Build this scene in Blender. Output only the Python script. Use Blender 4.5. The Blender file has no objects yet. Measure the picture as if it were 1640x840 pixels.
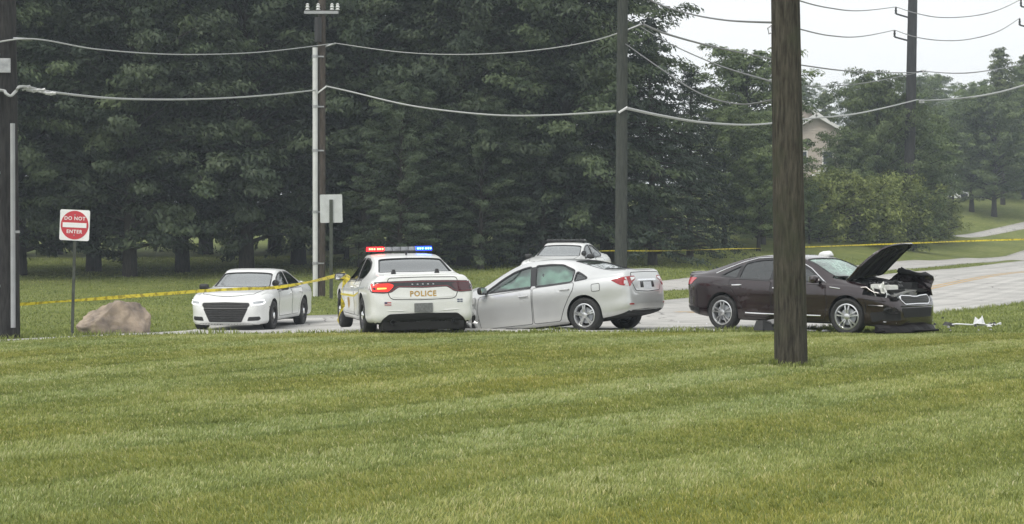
import bpy, bmesh, math, random
import numpy as np
from mathutils import Vector, Matrix
from mathutils.bvhtree import BVHTree

# ------------------------------------------------------------------ camera, world, sun, exposure
scene = bpy.context.scene
C = scene.collection
EYE = 1.65
FPX = 2700.0            # focal length in photo pixels (photo 1640 wide)
cam_d = bpy.data.cameras.new('camera')
cam = bpy.data.objects.new('camera', cam_d)
C.objects.link(cam)
cam_d.sensor_width = 36.0
cam_d.lens = FPX / 1640.0 * 36.0
cam_d.clip_start = 0.1
cam_d.clip_end = 3000
cam.location = (0, 0, EYE)
cam.rotation_euler = (math.radians(90) - math.atan(25 / FPX), 0, 0)
scene.camera = cam

SUN_EL, SUN_AZ = math.radians(52), math.radians(215)   # azimuth clockwise from +Y: behind the camera, to its left
world = bpy.data.worlds.new('World')
scene.world = world
world.use_nodes = True
wn, wl = world.node_tree.nodes, world.node_tree.links
wn.clear()
sky = wn.new('ShaderNodeTexSky')
sky.sky_type = 'NISHITA'
sky.sun_disc = False
sky.sun_elevation = SUN_EL
sky.sun_rotation = SUN_AZ
sky.air_density = 1.0
sky.dust_density = 4.0
sky.ozone_density = 1.0
hsv = wn.new('ShaderNodeHueSaturation')
hsv.inputs['Saturation'].default_value = 0.12
veil = wn.new('ShaderNodeMixRGB')          # the even cloud cover
veil.inputs['Fac'].default_value = 0.72
veil.inputs['Color2'].default_value = (7.6, 7.75, 7.8, 1)
bgn = wn.new('ShaderNodeBackground')
bgn.inputs['Strength'].default_value = 0.135
ctc = wn.new('ShaderNodeTexCoord')         # faint tone in the cloud sheet
cno = wn.new('ShaderNodeTexNoise'); cno.inputs['Scale'].default_value = 3.0; cno.inputs['Detail'].default_value = 4
ccr = wn.new('ShaderNodeValToRGB')
ccr.color_ramp.elements[0].position = 0.3; ccr.color_ramp.elements[1].position = 0.7
ccr.color_ramp.elements[0].color = (7.25, 7.4, 7.45, 1); ccr.color_ramp.elements[1].color = (7.9, 8.0, 8.05, 1)
wl.new(ctc.outputs['Generated'], cno.inputs['Vector']); wl.new(cno.outputs['Fac'], ccr.inputs['Fac']); wl.new(ccr.outputs[0], veil.inputs['Color2'])
wout = wn.new('ShaderNodeOutputWorld')
wl.new(sky.outputs[0], hsv.inputs['Color'])
wl.new(hsv.outputs[0], veil.inputs['Color1'])
wl.new(veil.outputs[0], bgn.inputs['Color'])
wl.new(bgn.outputs[0], wout.inputs['Surface'])

sun_d = bpy.data.lights.new('sun', 'SUN')
sun_d.energy = 1.3
sun_d.angle = math.radians(18)
sun_d.color = (1.0, 0.95, 0.87)
sun = bpy.data.objects.new('sun', sun_d)
C.objects.link(sun)
sd = Vector((math.sin(SUN_AZ) * math.cos(SUN_EL), math.cos(SUN_AZ) * math.cos(SUN_EL), math.sin(SUN_EL)))
sun.rotation_euler = sd.to_track_quat('Z', 'Y').to_euler()

scene.view_settings.view_transform = 'Standard'
scene.view_settings.look = 'None'
scene.view_settings.exposure = 0.38
scene.view_settings.gamma = 1.0
scene.view_settings.use_curve_mapping = False
scene.cycles.max_bounces = 6
scene.cycles.transparent_max_bounces = 12
scene.cycles.volume_bounces = 0
scene.cycles.use_denoising = True

rng = np.random.default_rng(7)
random.seed(7)


def at(px, py, Y):
    """the place at depth Y that the photograph shows at pixel px, py"""
    return Vector(((px - 820) * Y / FPX, Y, EYE + (395 - py) * Y / FPX))


# ------------------------------------------------------------------ helpers
def tag(o, label=None, cat=None, group=None, kind=None):
    if label: o['label'] = label
    if cat: o['category'] = cat
    if group: o['group'] = group
    if kind: o['kind'] = kind
    return o


def empty(name, loc=(0, 0, 0), rz=0.0, parent=None):
    o = bpy.data.objects.new(name, None)
    C.objects.link(o)
    o.location = loc
    o.rotation_euler = (0, 0, rz)
    o.empty_display_size = 0.2
    if parent: o.parent = parent
    return o


def link_mesh(name, me, mat=None, parent=None, loc=None):
    o = bpy.data.objects.new(name, me)
    if mat is not None:
        me.materials.clear()
        me.materials.append(mat)
    C.objects.link(o)
    if parent: o.parent = parent
    if loc is not None: o.location = loc
    return o


def copy_tree(o, parent=None):
    c = o.copy()
    C.objects.link(c)
    c.parent = parent
    for ch in list(o.children):
        copy_tree(ch, c)
    return c


def np_mesh(name, V, F, smooth=False):
    """fast mesh from arrays, F is (n,3) or (n,4)"""
    me = bpy.data.meshes.new(name)
    V = np.asarray(V, dtype=np.float32)
    F = np.asarray(F, dtype=np.int32)
    n, k = F.shape
    me.vertices.add(len(V))
    me.vertices.foreach_set('co', V.ravel())
    me.loops.add(n * k)
    me.loops.foreach_set('vertex_index', F.ravel())
    me.polygons.add(n)
    me.polygons.foreach_set('loop_start', np.arange(0, n * k, k, dtype=np.int32))
    me.polygons.foreach_set('loop_total', np.full(n, k, dtype=np.int32))
    if smooth:
        me.polygons.foreach_set('use_smooth', np.ones(n, dtype=bool))
    me.update(calc_edges=True)
    return me


def point_attr(me, name, vals):
    a = me.attributes.new(name, 'FLOAT', 'POINT')
    a.data.foreach_set('value', np.asarray(vals, dtype=np.float32))


class MB:
    def __init__(s):
        s.v, s.f = [], []

    def add(s, vs, fs):
        n = len(s.v)
        s.v += [tuple(p) for p in vs]
        s.f += [tuple(i + n for i in f) for f in fs]
        return s

    def box(s, c, d, rot=None, taper=1.0):
        """box at centre c with full size d; rot is a Matrix; taper scales the top"""
        c = Vector(c)
        vs = []
        for z in (-1, 1):
            k = taper if z > 0 else 1
            for x, y in ((-1, -1), (1, -1), (1, 1), (-1, 1)):
                p = Vector((x * d[0] / 2 * k, y * d[1] / 2 * k, z * d[2] / 2))
                if rot is not None: p = rot @ p
                vs.append(c + p)
        return s.add(vs, [(3, 2, 1, 0), (4, 5, 6, 7), (0, 1, 5, 4), (1, 2, 6, 5), (2, 3, 7, 6), (3, 0, 4, 7)])

    def tube(s, pts, r, n=8, cap=True):
        pts = [Vector(p) for p in pts]
        rr = r if hasattr(r, '__len__') else [r] * len(pts)
        rings = []
        up = Vector((0, 0, 1))
        for i, p in enumerate(pts):
            t = (pts[min(i + 1, len(pts) - 1)] - pts[max(i - 1, 0)]).normalized()
            ref = up if abs(t.z) < 0.95 else Vector((1, 0, 0))
            a = t.cross(ref).normalized()
            b = t.cross(a).normalized()
            rings.append([p + (a * math.cos(k * 2 * math.pi / n) + b * math.sin(k * 2 * math.pi / n)) * rr[i] for k in range(n)])
        fs = []
        for i in range(len(pts) - 1):
            for k in range(n):
                k2 = (k + 1) % n
                fs.append((i * n + k, i * n + k2, (i + 1) * n + k2, (i + 1) * n + k))
        if cap:
            fs.append(tuple(range(n - 1, -1, -1)))
            fs.append(tuple((len(pts) - 1) * n + k for k in range(n)))
        return s.add([p for r_ in rings for p in r_], fs)

    def lathe(s, prof, n=32, axis='y', centre=(0, 0, 0), closed=False):
        """prof: list of (radius, along)"""
        vs, fs = [], []
        for r, h in prof:
            for k in range(n):
                a = 2 * math.pi * k / n
                u, w = r * math.cos(a), r * math.sin(a)
                vs.append({'y': (u, h, w), 'z': (u, w, h), 'x': (h, u, w)}[axis])
        m = len(prof)
        for i in range(m if closed else m - 1):
            j = (i + 1) % m
            for k in range(n):
                k2 = (k + 1) % n
                fs.append((i * n + k, i * n + k2, j * n + k2, j * n + k))
        return s.add([Vector(v) + Vector(centre) for v in vs], fs)

    def disc(s, r, h, n=24, axis='y', centre=(0, 0, 0)):
        vs = []
        for k in range(n):
            a = 2 * math.pi * k / n
            u, w = r * math.cos(a), r * math.sin(a)
            vs.append(Vector({'y': (u, h, w), 'z': (u, w, h), 'x': (h, u, w)}[axis]) + Vector(centre))
        return s.add(vs, [tuple(range(n))])

    def prism(s, poly, h0, h1, axis='y'):
        """polygon extruded along axis; poly in the two other axes"""
        n = len(poly)
        def mk(p, h):
            return {'y': (p[0], h, p[1]), 'z': (p[0], p[1], h), 'x': (h, p[0], p[1])}[axis]
        vs = [mk(p, h0) for p in poly] + [mk(p, h1) for p in poly]
        fs = [tuple(range(n - 1, -1, -1)), tuple(range(n, 2 * n))]
        fs += [(i, (i + 1) % n, n + (i + 1) % n, n + i) for i in range(n)]
        return s.add(vs, fs)

    def mesh(s, name='mesh', smooth=False, bevel=0.0, fix=True):
        bm = bmesh.new()
        vs = [bm.verts.new(p) for p in s.v]
        for f in s.f:
            try:
                bm.faces.new([vs[i] for i in f])
            except ValueError:
                pass
        if fix:
            bmesh.ops.recalc_face_normals(bm, faces=bm.faces)
        if bevel > 0:
            bmesh.ops.bevel(bm, geom=list(bm.edges), offset=bevel, segments=2, affect='EDGES', profile=0.7, clamp_overlap=True)
        if smooth:
            for f in bm.faces: f.smooth = True
            for e in bm.edges:
                if len(e.link_faces) == 2 and e.calc_face_angle(0) > 0.75:
                    e.smooth = False
        me = bpy.data.meshes.new(name)
        bm.to_mesh(me)
        bm.free()
        return me

    def build(s, name, mat, parent=None, smooth=False, bevel=0.0, loc=None):
        return link_mesh(name, s.mesh(name, smooth, bevel), mat, parent, loc)


def pchip(xs, ys):
    xs = np.array(xs, float); ys = np.array(ys, float)
    o = np.argsort(xs); xs = xs[o]; ys = ys[o]
    h = np.diff(xs); d = np.diff(ys) / h
    m = np.zeros(len(xs))
    m[0], m[-1] = d[0], d[-1]
    for i in range(1, len(xs) - 1):
        if d[i - 1] * d[i] > 0:
            w1, w2 = 2 * h[i] + h[i - 1], h[i] + 2 * h[i - 1]
            m[i] = (w1 + w2) / (w1 / d[i - 1] + w2 / d[i])
    def f(x):
        x = min(max(x, xs[0]), xs[-1])
        i = min(max(np.searchsorted(xs, x) - 1, 0), len(h) - 1)
        t = (x - xs[i]) / h[i]
        return float((1 + 2 * t) * (1 - t) ** 2 * ys[i] + t * (1 - t) ** 2 * h[i] * m[i] + t * t * (3 - 2 * t) * ys[i + 1] + t * t * (t - 1) * h[i] * m[i + 1])
    return f


def catmull(P, sub, closed=False):
    P = [np.array(p, float) for p in P]
    n = len(P)
    out = []
    rngi = range(n) if closed else range(n - 1)
    for i in rngi:
        p0 = P[(i - 1) % n] if closed or i > 0 else P[0]
        p1 = P[i]; p2 = P[(i + 1) % n]
        p3 = P[(i + 2) % n] if closed or i + 2 < n else P[-1]
        for k in range(sub):
            t = k / sub
            out.append(0.5 * ((2 * p1) + (-p0 + p2) * t + (2 * p0 - 5 * p1 + 4 * p2 - p3) * t * t + (-p0 + 3 * p1 - 3 * p2 + p3) * t ** 3))
    if not closed: out.append(P[-1])
    return out


def rounded(poly, r, seg=4):
    """round the corners of a polygon by quadratic arcs of size r"""
    P = [np.array(p, float) for p in poly]
    n = len(P)
    out = []
    for i in range(n):
        a, b, c = P[i - 1], P[i], P[(i + 1) % n]
        la, lc = np.linalg.norm(a - b), np.linalg.norm(c - b)
        ra, rc = min(r, la * 0.45), min(r, lc * 0.45)
        p, q = b + (a - b) / la * ra, b + (c - b) / lc * rc
        for k in range(seg + 1):
            t = k / seg
            out.append(tuple((1 - t) ** 2 * p + 2 * t * (1 - t) * b + t * t * q))
    return out


def resample(poly, step):
    out = []
    n = len(poly)
    for i in range(n):
        a, b = np.array(poly[i], float), np.array(poly[(i + 1) % n], float)
        k = max(1, int(np.ceil(np.linalg.norm(b - a) / step)))
        for j in range(k):
            out.append(tuple(a + (b - a) * j / k))
    return out


def offset_poly(poly, d):
    P = [np.array(p, float) for p in poly]
    n = len(P)
    area = sum(P[i][0] * P[(i + 1) % n][1] - P[(i + 1) % n][0] * P[i][1] for i in range(n))
    sg = 1 if area > 0 else -1
    out = []
    for i in range(n):
        t = P[(i + 1) % n] - P[i - 1]
        l = np.linalg.norm(t) or 1
        nn = np.array([t[1], -t[0]]) / l * sg
        out.append(tuple(P[i] + nn * d))
    return out


# ------------------------------------------------------------------ materials
def nt(name):
    m = bpy.data.materials.new(name)
    m.use_nodes = True
    return m, m.node_tree.nodes, m.node_tree.links, m.node_tree.nodes['Principled BSDF']


def mk(name, col, rough=0.6, metal=0.0, coat=0.0, var=0.0, scale=6.0, bump=0.0, bscale=40.0, spec=0.5, col2=None, rvar=0.0, detail=5.0):
    m, N, L, b = nt(name)
    b.inputs['Base Color'].default_value = (*col, 1)
    b.inputs['Roughness'].default_value = rough
    b.inputs['Metallic'].default_value = metal
    b.inputs['Coat Weight'].default_value = coat
    b.inputs['Coat Roughness'].default_value = 0.06
    b.inputs['Specular IOR Level'].default_value = spec
    if var or col2 or bump or rvar:
        tc = N.new('ShaderNodeTexCoord')
    if var or col2 or rvar:
        no = N.new('ShaderNodeTexNoise')
        no.inputs['Scale'].default_value = scale
        no.inputs['Detail'].default_value = detail
        L.new(tc.outputs['Object'], no.inputs['Vector'])
        cr = N.new('ShaderNodeValToRGB')
        cr.color_ramp.elements[0].position = 0.32
        cr.color_ramp.elements[1].position = 0.68
        c2 = col2 if col2 else tuple(c * (1 - var) for c in col)
        c1 = col if col2 else tuple(min(1, c * (1 + var)) for c in col)
        cr.color_ramp.elements[0].color = (*c2, 1)
        cr.color_ramp.elements[1].color = (*c1, 1)
        L.new(no.outputs['Fac'], cr.inputs['Fac'])
        L.new(cr.outputs[0], b.inputs['Base Color'])
        if rvar:
            mr = N.new('ShaderNodeMapRange')
            mr.inputs['To Min'].default_value = max(0.02, rough - rvar)
            mr.inputs['To Max'].default_value = min(1, rough + rvar)
            L.new(no.outputs['Fac'], mr.inputs['Value'])
            L.new(mr.outputs[0], b.inputs['Roughness'])
    if bump:
        n2 = N.new('ShaderNodeTexNoise')
        n2.inputs['Scale'].default_value = bscale
        n2.inputs['Detail'].default_value = 6
        L.new(tc.outputs['Object'], n2.inputs['Vector'])
        bp = N.new('ShaderNodeBump')
        bp.inputs['Strength'].default_value = bump
        bp.inputs['Distance'].default_value = 0.02
        L.new(n2.outputs['Fac'], bp.inputs['Height'])
        L.new(bp.outputs[0], b.inputs['Normal'])
    return m


def emit(name, col, strength, base=(0.1, 0.1, 0.1)):
    m, N, L, b = nt(name)
    b.inputs['Base Color'].default_value = (*base, 1)
    b.inputs['Emission Color'].default_value = (*col, 1)
    b.inputs['Emission Strength'].default_value = strength
    b.inputs['Roughness'].default_value = 0.2
    return m


def glass(name, tint=(0.55, 0.62, 0.6), refl=0.05, craze=False):
    """thin car glass: tinted see-through sheet with a Fresnel mirror coat"""
    m, N, L, b = nt(name)
    N.remove(b)
    out = [n for n in N if n.type == 'OUTPUT_MATERIAL'][0]
    tr = N.new('ShaderNodeBsdfTransparent')
    tr.inputs['Color'].default_value = (*tint, 1)
    gl = N.new('ShaderNodeBsdfGlossy')
    gl.inputs['Roughness'].default_value = 0.04
    gl.inputs['Color'].default_value = (0.95, 0.98, 0.98, 1)
    fr = N.new('ShaderNodeFresnel')
    fr.inputs['IOR'].default_value = 1.9
    mul = N.new('ShaderNodeMath'); mul.operation = 'MULTIPLY_ADD'
    mul.inputs[1].default_value = 1.0
    mul.inputs[2].default_value = refl
    mul.use_clamp = True
    L.new(fr.outputs[0], mul.inputs[0])
    mx = N.new('ShaderNodeMixShader')
    L.new(mul.outputs[0], mx.inputs['Fac'])
    L.new(tr.outputs[0], mx.inputs[1])
    L.new(gl.outputs[0], mx.inputs[2])
    last = mx
    if craze:      # shattered laminated glass: white-green frosting along a web of cracks
        tc = N.new('ShaderNodeTexCoord')
        vo = N.new('ShaderNodeTexVoronoi'); vo.feature = 'DISTANCE_TO_EDGE'
        vo.inputs['Scale'].default_value = 9
        L.new(tc.outputs['Object'], vo.inputs['Vector'])
        no = N.new('ShaderNodeTexNoise'); no.inputs['Scale'].default_value = 2.2
        L.new(tc.outputs['Object'], no.inputs['Vector'])
        mr = N.new('ShaderNodeMapRange')
        mr.inputs['From Min'].default_value = 0.0
        mr.inputs['From Max'].default_value = 0.12
        mr.inputs['To Min'].default_value = 0.95
        mr.inputs['To Max'].default_value = 0.45
        L.new(vo.outputs['Distance'], mr.inputs['Value'])
        mm = N.new('ShaderNodeMath'); mm.operation = 'MULTIPLY'
        L.new(mr.outputs[0], mm.inputs[0])
        mr2 = N.new('ShaderNodeMapRange')
        mr2.inputs['From Min'].default_value = 0.35
        mr2.inputs['From Max'].default_value = 0.6
        mr2.inputs['To Min'].default_value = 0.3
        L.new(no.outputs['Fac'], mr2.inputs['Value'])
        L.new(mr2.outputs[0], mm.inputs[1])
        df = N.new('ShaderNodeBsdfDiffuse')
        df.inputs['Color'].default_value = (0.42, 0.56, 0.50, 1)
        mx2 = N.new('ShaderNodeMixShader')
        L.new(mm.outputs[0], mx2.inputs['Fac'])
        L.new(mx.outputs[0], mx2.inputs[1])
        L.new(df.outputs[0], mx2.inputs[2])
        last = mx2
    L.new(last.outputs[0], out.inputs['Surface'])
    return m


def leaf_mat(name, dark, light, trans=0.25, rough=0.55):
    m, N, L, b = nt(name)
    at_ = N.new('ShaderNodeAttribute'); at_.attribute_name = 'tint'
    oi = N.new('ShaderNodeObjectInfo')
    tc = N.new('ShaderNodeTexCoord')
    no = N.new('ShaderNodeTexNoise'); no.inputs['Scale'].default_value = 0.45; no.inputs['Detail'].default_value = 3
    L.new(tc.outputs['Object'], no.inputs['Vector'])
    a1 = N.new('ShaderNodeMath'); a1.operation = 'MULTIPLY_ADD'; a1.inputs[1].default_value = 0.5
    L.new(at_.outputs['Fac'], a1.inputs[0])
    a2 = N.new('ShaderNodeMath'); a2.operation = 'MULTIPLY'; a2.inputs[1].default_value = 0.6
    L.new(no.outputs['Fac'], a2.inputs[0])
    L.new(a2.outputs[0], a1.inputs[2])
    cr = N.new('ShaderNodeValToRGB')
    cr.color_ramp.elements[0].position = 0.2
    cr.color_ramp.elements[1].position = 0.85
    cr.color_ramp.elements[0].color = (*dark, 1)
    cr.color_ramp.elements[1].color = (*light, 1)
    L.new(a1.outputs[0], cr.inputs['Fac'])
    hs = N.new('ShaderNodeHueSaturation')
    mr = N.new('ShaderNodeMapRange'); mr.inputs['To Min'].default_value = 0.8; mr.inputs['To Max'].default_value = 1.2
    L.new(oi.outputs['Random'], mr.inputs['Value'])
    L.new(mr.outputs[0], hs.inputs['Value'])
    L.new(cr.outputs[0], hs.inputs['Color'])
    L.new(hs.outputs[0], b.inputs['Base Color'])
    b.inputs['Roughness'].default_value = rough
    b.inputs['Specular IOR Level'].default_value = 0.3
    out = [n for n in N if n.type == 'OUTPUT_MATERIAL'][0]
    tl = N.new('ShaderNodeBsdfTranslucent')
    L.new(hs.outputs[0], tl.inputs['Color'])
    mx = N.new('ShaderNodeMixShader'); mx.inputs['Fac'].default_value = trans
    L.new(b.outputs[0], mx.inputs[1]); L.new(tl.outputs[0], mx.inputs[2])
    L.new(mx.outputs[0], out.inputs['Surface'])
    return m

# ------------------------------------------------------------------ terrain
_ctrl = [(0, 0, 0), (-12, 0, 0), (12, 0, 0), (0, -40, 0), (-60, -40, 0), (60, -40, 0), (-60, 5, 0), (60, 5, 0),
         (0, 10, 0), (-5, 14, 0), (6, 14, 0), (0, 20, 0.02), (-7, 22, 0), (8, 22, 0.02),
         (-5, 29, 0.07), (0, 29, 0.10), (4, 29, 0.10), (8, 29.5, 0.07), (-9.3, 28.4, -0.04), (-7.2, 29.3, 0.055), (-16, 28, -0.10), (14, 32, 0.05), (12, 38, 0.03),
         (-9.7, 31.5, -0.16), (-2.5, 33.5, -0.03), (-6.3, 41, -0.40), (-5.2, 46.5, -0.36), (-6, 36, -0.24), (1.4, 33, 0.0), (4.2, 33.5, 0.0),
         (6.4, 32, 0.03), (-0.7, 34.7, -0.04), (3.8, 42.5, 0.03), (9.9, 40, 0.0), (14.9, 49, 0.02), (7.1, 53, 0.08), (24, 68, 0.40),
         (16.2, 72.5, 0.44), (32, 105, 0.8), (40, 100, 0.8), (75, 170, 2.0),
         (1.7, 53, 0.26), (5.6, 58, 0.28), (18.3, 85, 0.55), (36.5, 120, 0.9),
         (-7, 62, -0.19), (-16, 75, 0.26), (-24, 76, 0.3), (-9.2, 36, -0.19), (-16, 45, -0.25), (-13, 52, -0.2),
         (6.2, 70, 0.56), (12.3, 95, 1.58), (21.2, 110, 2.2), (34, 135, 2.55), (41.1, 150, 2.43), (48.6, 160, 3.3),
         (46.3, 170, 5.43), (56.2, 185, 7.4), (46.6, 185, 6.9), (30, 170, 6.0), (0, 82, 0.9), (-5, 100, 1.4), (-25, 100, 1.2),
         (-60, 90, 0.5), (-60, 150, 2), (0, 150, 3.2), (80, 205, 8), (-260, 100, 2), (-260, 500, 6), (0, 500, 10), (320, 500, 14),
         (320, 100, 4), (320, -60, 0), (-260, -60, 0), (90, 90, 1.0), (90, 40, 0.2),
         (9.2, 70.7, .42), (17.0, 86.2, .58), (26.2, 103.6, .74), (31, 113, .84), (28.5, 99, .70), (27.2, 108, .98), (22, 95, .78), (35.2, 120.7, .93), (4.5, 60.6, .32)]
_cp = np.array(_ctrl, float)
def _tps_k(d2):
    return np.where(d2 > 1e-9, 0.5 * d2 * np.log(np.maximum(d2, 1e-9)), 0.0)
_A = _tps_k(((_cp[:, None, :2] - _cp[None, :, :2]) ** 2).sum(-1)) + np.eye(len(_cp)) * 0.02
_Pm = np.c_[np.ones(len(_cp)), _cp[:, :2]]
_M = np.block([[_A, _Pm], [_Pm.T, np.zeros((3, 3))]])
_sol = np.linalg.solve(_M, np.r_[_cp[:, 2], 0, 0, 0])


def gz(X, Y):
    X = np.asarray(X, float); Y = np.asarray(Y, float)
    sh = X.shape
    x, y = X.ravel(), Y.ravel()
    out = np.empty(len(x))
    for i in range(0, len(x), 60000):
        a, b = x[i:i + 60000], y[i:i + 60000]
        d2 = (a[:, None] - _cp[None, :, 0]) ** 2 + (b[:, None] - _cp[None, :, 1]) ** 2
        out[i:i + 60000] = _tps_k(d2) @ _sol[:-3] + _sol[-3] + _sol[-2] * a + _sol[-1] * b
    return out.reshape(sh)


def gz1(x, y):
    return float(gz(np.array([x]), np.array([y]))[0])


def ground_at(px, Y, lift=0.0):
    X = (px - 820) * Y / FPX
    return Vector((X, Y, gz1(X, Y) + lift))


# grass-coloured ground sheet
def lawn_material(name):
    m, N, L, b = nt(name)
    tc = N.new('ShaderNodeTexCoord')
    def noise(sc, det=5):
        n = N.new('ShaderNodeTexNoise'); n.inputs['Scale'].default_value = sc; n.inputs['Detail'].default_value = det
        L.new(tc.outputs['Object'], n.inputs['Vector'])
        return n
    n1, n2, n3 = noise(0.22), noise(2.2), noise(26, 8)
    ad = N.new('ShaderNodeMath'); ad.operation = 'ADD'
    L.new(n1.outputs['Fac'], ad.inputs[0]); L.new(n2.outputs['Fac'], ad.inputs[1])
    ad2 = N.new('ShaderNodeMath'); ad2.operation = 'ADD'
    L.new(ad.outputs[0], ad2.inputs[0]); L.new(n3.outputs['Fac'], ad2.inputs[1])
    mr = N.new('ShaderNodeMapRange'); mr.inputs['From Min'].default_value = 1.05; mr.inputs['From Max'].default_value = 1.95
    L.new(ad2.outputs[0], mr.inputs['Value'])
    cr = N.new('ShaderNodeValToRGB')
    e = cr.color_ramp.elements
    e[0].position = 0.1; e[0].color = (0.095, 0.122, 0.032, 1)
    e[1].position = 0.9; e[1].color = (0.22, 0.235, 0.078, 1)
    mid = e.new(0.5); mid.color = (0.150, 0.176, 0.050, 1)
    L.new(mr.outputs[0], cr.inputs['Fac'])
    L.new(cr.outputs[0], b.inputs['Base Color'])
    b.inputs['Roughness'].default_value = 0.9
    b.inputs['Specular IOR Level'].default_value = 0.1
    bp = N.new('ShaderNodeBump'); bp.inputs['Strength'].default_value = 0.7; bp.inputs['Distance'].default_value = 0.05
    L.new(n3.outputs['Fac'], bp.inputs['Height']); L.new(bp.outputs[0], b.inputs['Normal'])
    return m


M = {}
M['lawn'] = lawn_material('lawn')
xs = np.concatenate([np.arange(-260, -34, 9.0), np.arange(-34, 52, 0.7), np.arange(52, 321, 9.0)])
ys = np.concatenate([np.arange(-60, 2, 5.0), np.arange(2, 75, 0.7), np.arange(75, 175, 2.0), np.arange(175, 501, 10.0)])
gx, gy = np.meshgrid(xs, ys)
gv = np.c_[gx.ravel(), gy.ravel(), gz(gx, gy).ravel()]
nx, ny = len(xs), len(ys)
ii = (np.arange(ny - 1)[:, None] * nx + np.arange(nx - 1)[None, :]).ravel()
ground = link_mesh('ground', np_mesh('ground', gv, np.c_[ii, ii + 1, ii + nx + 1, ii + nx], True), M['lawn'])
tag(ground, 'gently rolling mown grass ground running back to the trees', 'ground', kind='structure')


# ------------------------------------------------------------------ road and path
def road_material(name, base, worn):
    m, N, L, b = nt(name)
    tc = N.new('ShaderNodeTexCoord')
    av = N.new('ShaderNodeAttribute'); av.attribute_name = 'across'
    al = N.new('ShaderNodeAttribute'); al.attribute_name = 'along'
    n1 = N.new('ShaderNodeTexNoise'); n1.inputs['Scale'].default_value = 0.6; n1.inputs['Detail'].default_value = 6
    L.new(tc.outputs['Object'], n1.inputs['Vector'])
    n2 = N.new('ShaderNodeTexNoise'); n2.inputs['Scale'].default_value = 60; n2.inputs['Detail'].default_value = 6
    L.new(tc.outputs['Object'], n2.inputs['Vector'])
    # long streaks: noise stretched along the road
    cb = N.new('ShaderNodeCombineXYZ')
    s1 = N.new('ShaderNodeMath'); s1.operation = 'MULTIPLY'; s1.inputs[1].default_value = 26
    s2 = N.new('ShaderNodeMath'); s2.operation = 'MULTIPLY'; s2.inputs[1].default_value = 0.05
    L.new(av.outputs['Fac'], s1.inputs[0]); L.new(al.outputs['Fac'], s2.inputs[0])
    L.new(s1.outputs[0], cb.inputs[0]); L.new(s2.outputs[0], cb.inputs[1])
    n3 = N.new('ShaderNodeTexNoise'); n3.inputs['Scale'].default_value = 1.0; n3.inputs['Detail'].default_value = 3
    L.new(cb.outputs[0], n3.inputs['Vector'])
    sm = N.new('ShaderNodeMath'); sm.operation = 'ADD'
    L.new(n1.outputs['Fac'], sm.inputs[0]); L.new(n3.outputs['Fac'], sm.inputs[1])
    sm2 = N.new('ShaderNodeMath'); sm2.operation = 'MULTIPLY_ADD'; sm2.inputs[1].default_value = 0.4
    L.new(n2.outputs['Fac'], sm2.inputs[0]); L.new(sm.outputs[0], sm2.inputs[2])
    mr = N.new('ShaderNodeMapRange'); mr.inputs['From Min'].default_value = 0.85; mr.inputs['From Max'].default_value = 1.5
    L.new(sm2.outputs[0], mr.inputs['Value'])
    cr = N.new('ShaderNodeValToRGB')
    cr.color_ramp.elements[0].color = (*worn, 1); cr.color_ramp.elements[1].color = (*base, 1)
    L.new(mr.outputs[0], cr.inputs['Fac'])
    # expansion joints across the slabs
    w = N.new('ShaderNodeMath'); w.operation = 'FRACT'
    dv = N.new('ShaderNodeMath'); dv.operation = 'DIVIDE'; dv.inputs[1].default_value = 6.0
    L.new(al.outputs['Fac'], dv.inputs[0]); L.new(dv.outputs[0], w.inputs[0])
    ls = N.new('ShaderNodeMath'); ls.operation = 'LESS_THAN'; ls.inputs[1].default_value = 0.006
    L.new(w.outputs[0], ls.inputs[0])
    mx = N.new('ShaderNodeMixRGB'); mx.inputs['Color2'].default_value = (0.12, 0.115, 0.105, 1)
    L.new(ls.outputs[0], mx.inputs['Fac']); L.new(cr.outputs[0], mx.inputs['Color1'])
    # cracks and oily stains
    wp = N.new('ShaderNodeVectorMath'); wp.operation = 'MULTIPLY_ADD'; wp.inputs[1].default_value = (.9, .9, .9)
    L.new(n1.outputs['Color'], wp.inputs[0]); L.new(tc.outputs['Object'], wp.inputs[2])
    vo = N.new('ShaderNodeTexVoronoi'); vo.feature = 'DISTANCE_TO_EDGE'; vo.inputs['Scale'].default_value = 0.28
    L.new(wp.outputs[0], vo.inputs['Vector'])
    ck = N.new('ShaderNodeMath'); ck.operation = 'LESS_THAN'; ck.inputs[1].default_value = 0.006
    L.new(vo.outputs['Distance'], ck.inputs[0])
    ns = N.new('ShaderNodeTexNoise'); ns.inputs['Scale'].default_value = 0.9; ns.inputs['Detail'].default_value = 5
    L.new(tc.outputs['Object'], ns.inputs['Vector'])
    st = N.new('ShaderNodeMapRange'); st.inputs['From Min'].default_value = 0.6; st.inputs['From Max'].default_value = 0.75; st.inputs['To Max'].default_value = 0.55
    L.new(ns.outputs['Fac'], st.inputs['Value'])
    mg = N.new('ShaderNodeMath'); mg.operation = 'MAXIMUM'
    ck2 = N.new('ShaderNodeMath'); ck2.operation = 'MULTIPLY'; ck2.inputs[1].default_value = 0.7
    L.new(ck.outputs[0], ck2.inputs[0]); L.new(ck2.outputs[0], mg.inputs[0]); L.new(st.outputs[0], mg.inputs[1])
    mx3 = N.new('ShaderNodeMixRGB'); mx3.inputs['Color2'].default_value = (0.13, 0.125, 0.12, 1)
    L.new(mg.outputs[0], mx3.inputs['Fac']); L.new(mx.outputs[0], mx3.inputs['Color1'])
    L.new(mx3.outputs[0], b.inputs['Base Color'])
    b.inputs['Roughness'].default_value = 0.85
    b.inputs['Specular IOR Level'].default_value = 0.25
    bp = N.new('ShaderNodeBump'); bp.inputs['Strength'].default_value = 0.3; bp.inputs['Distance'].default_value = 0.01
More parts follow.
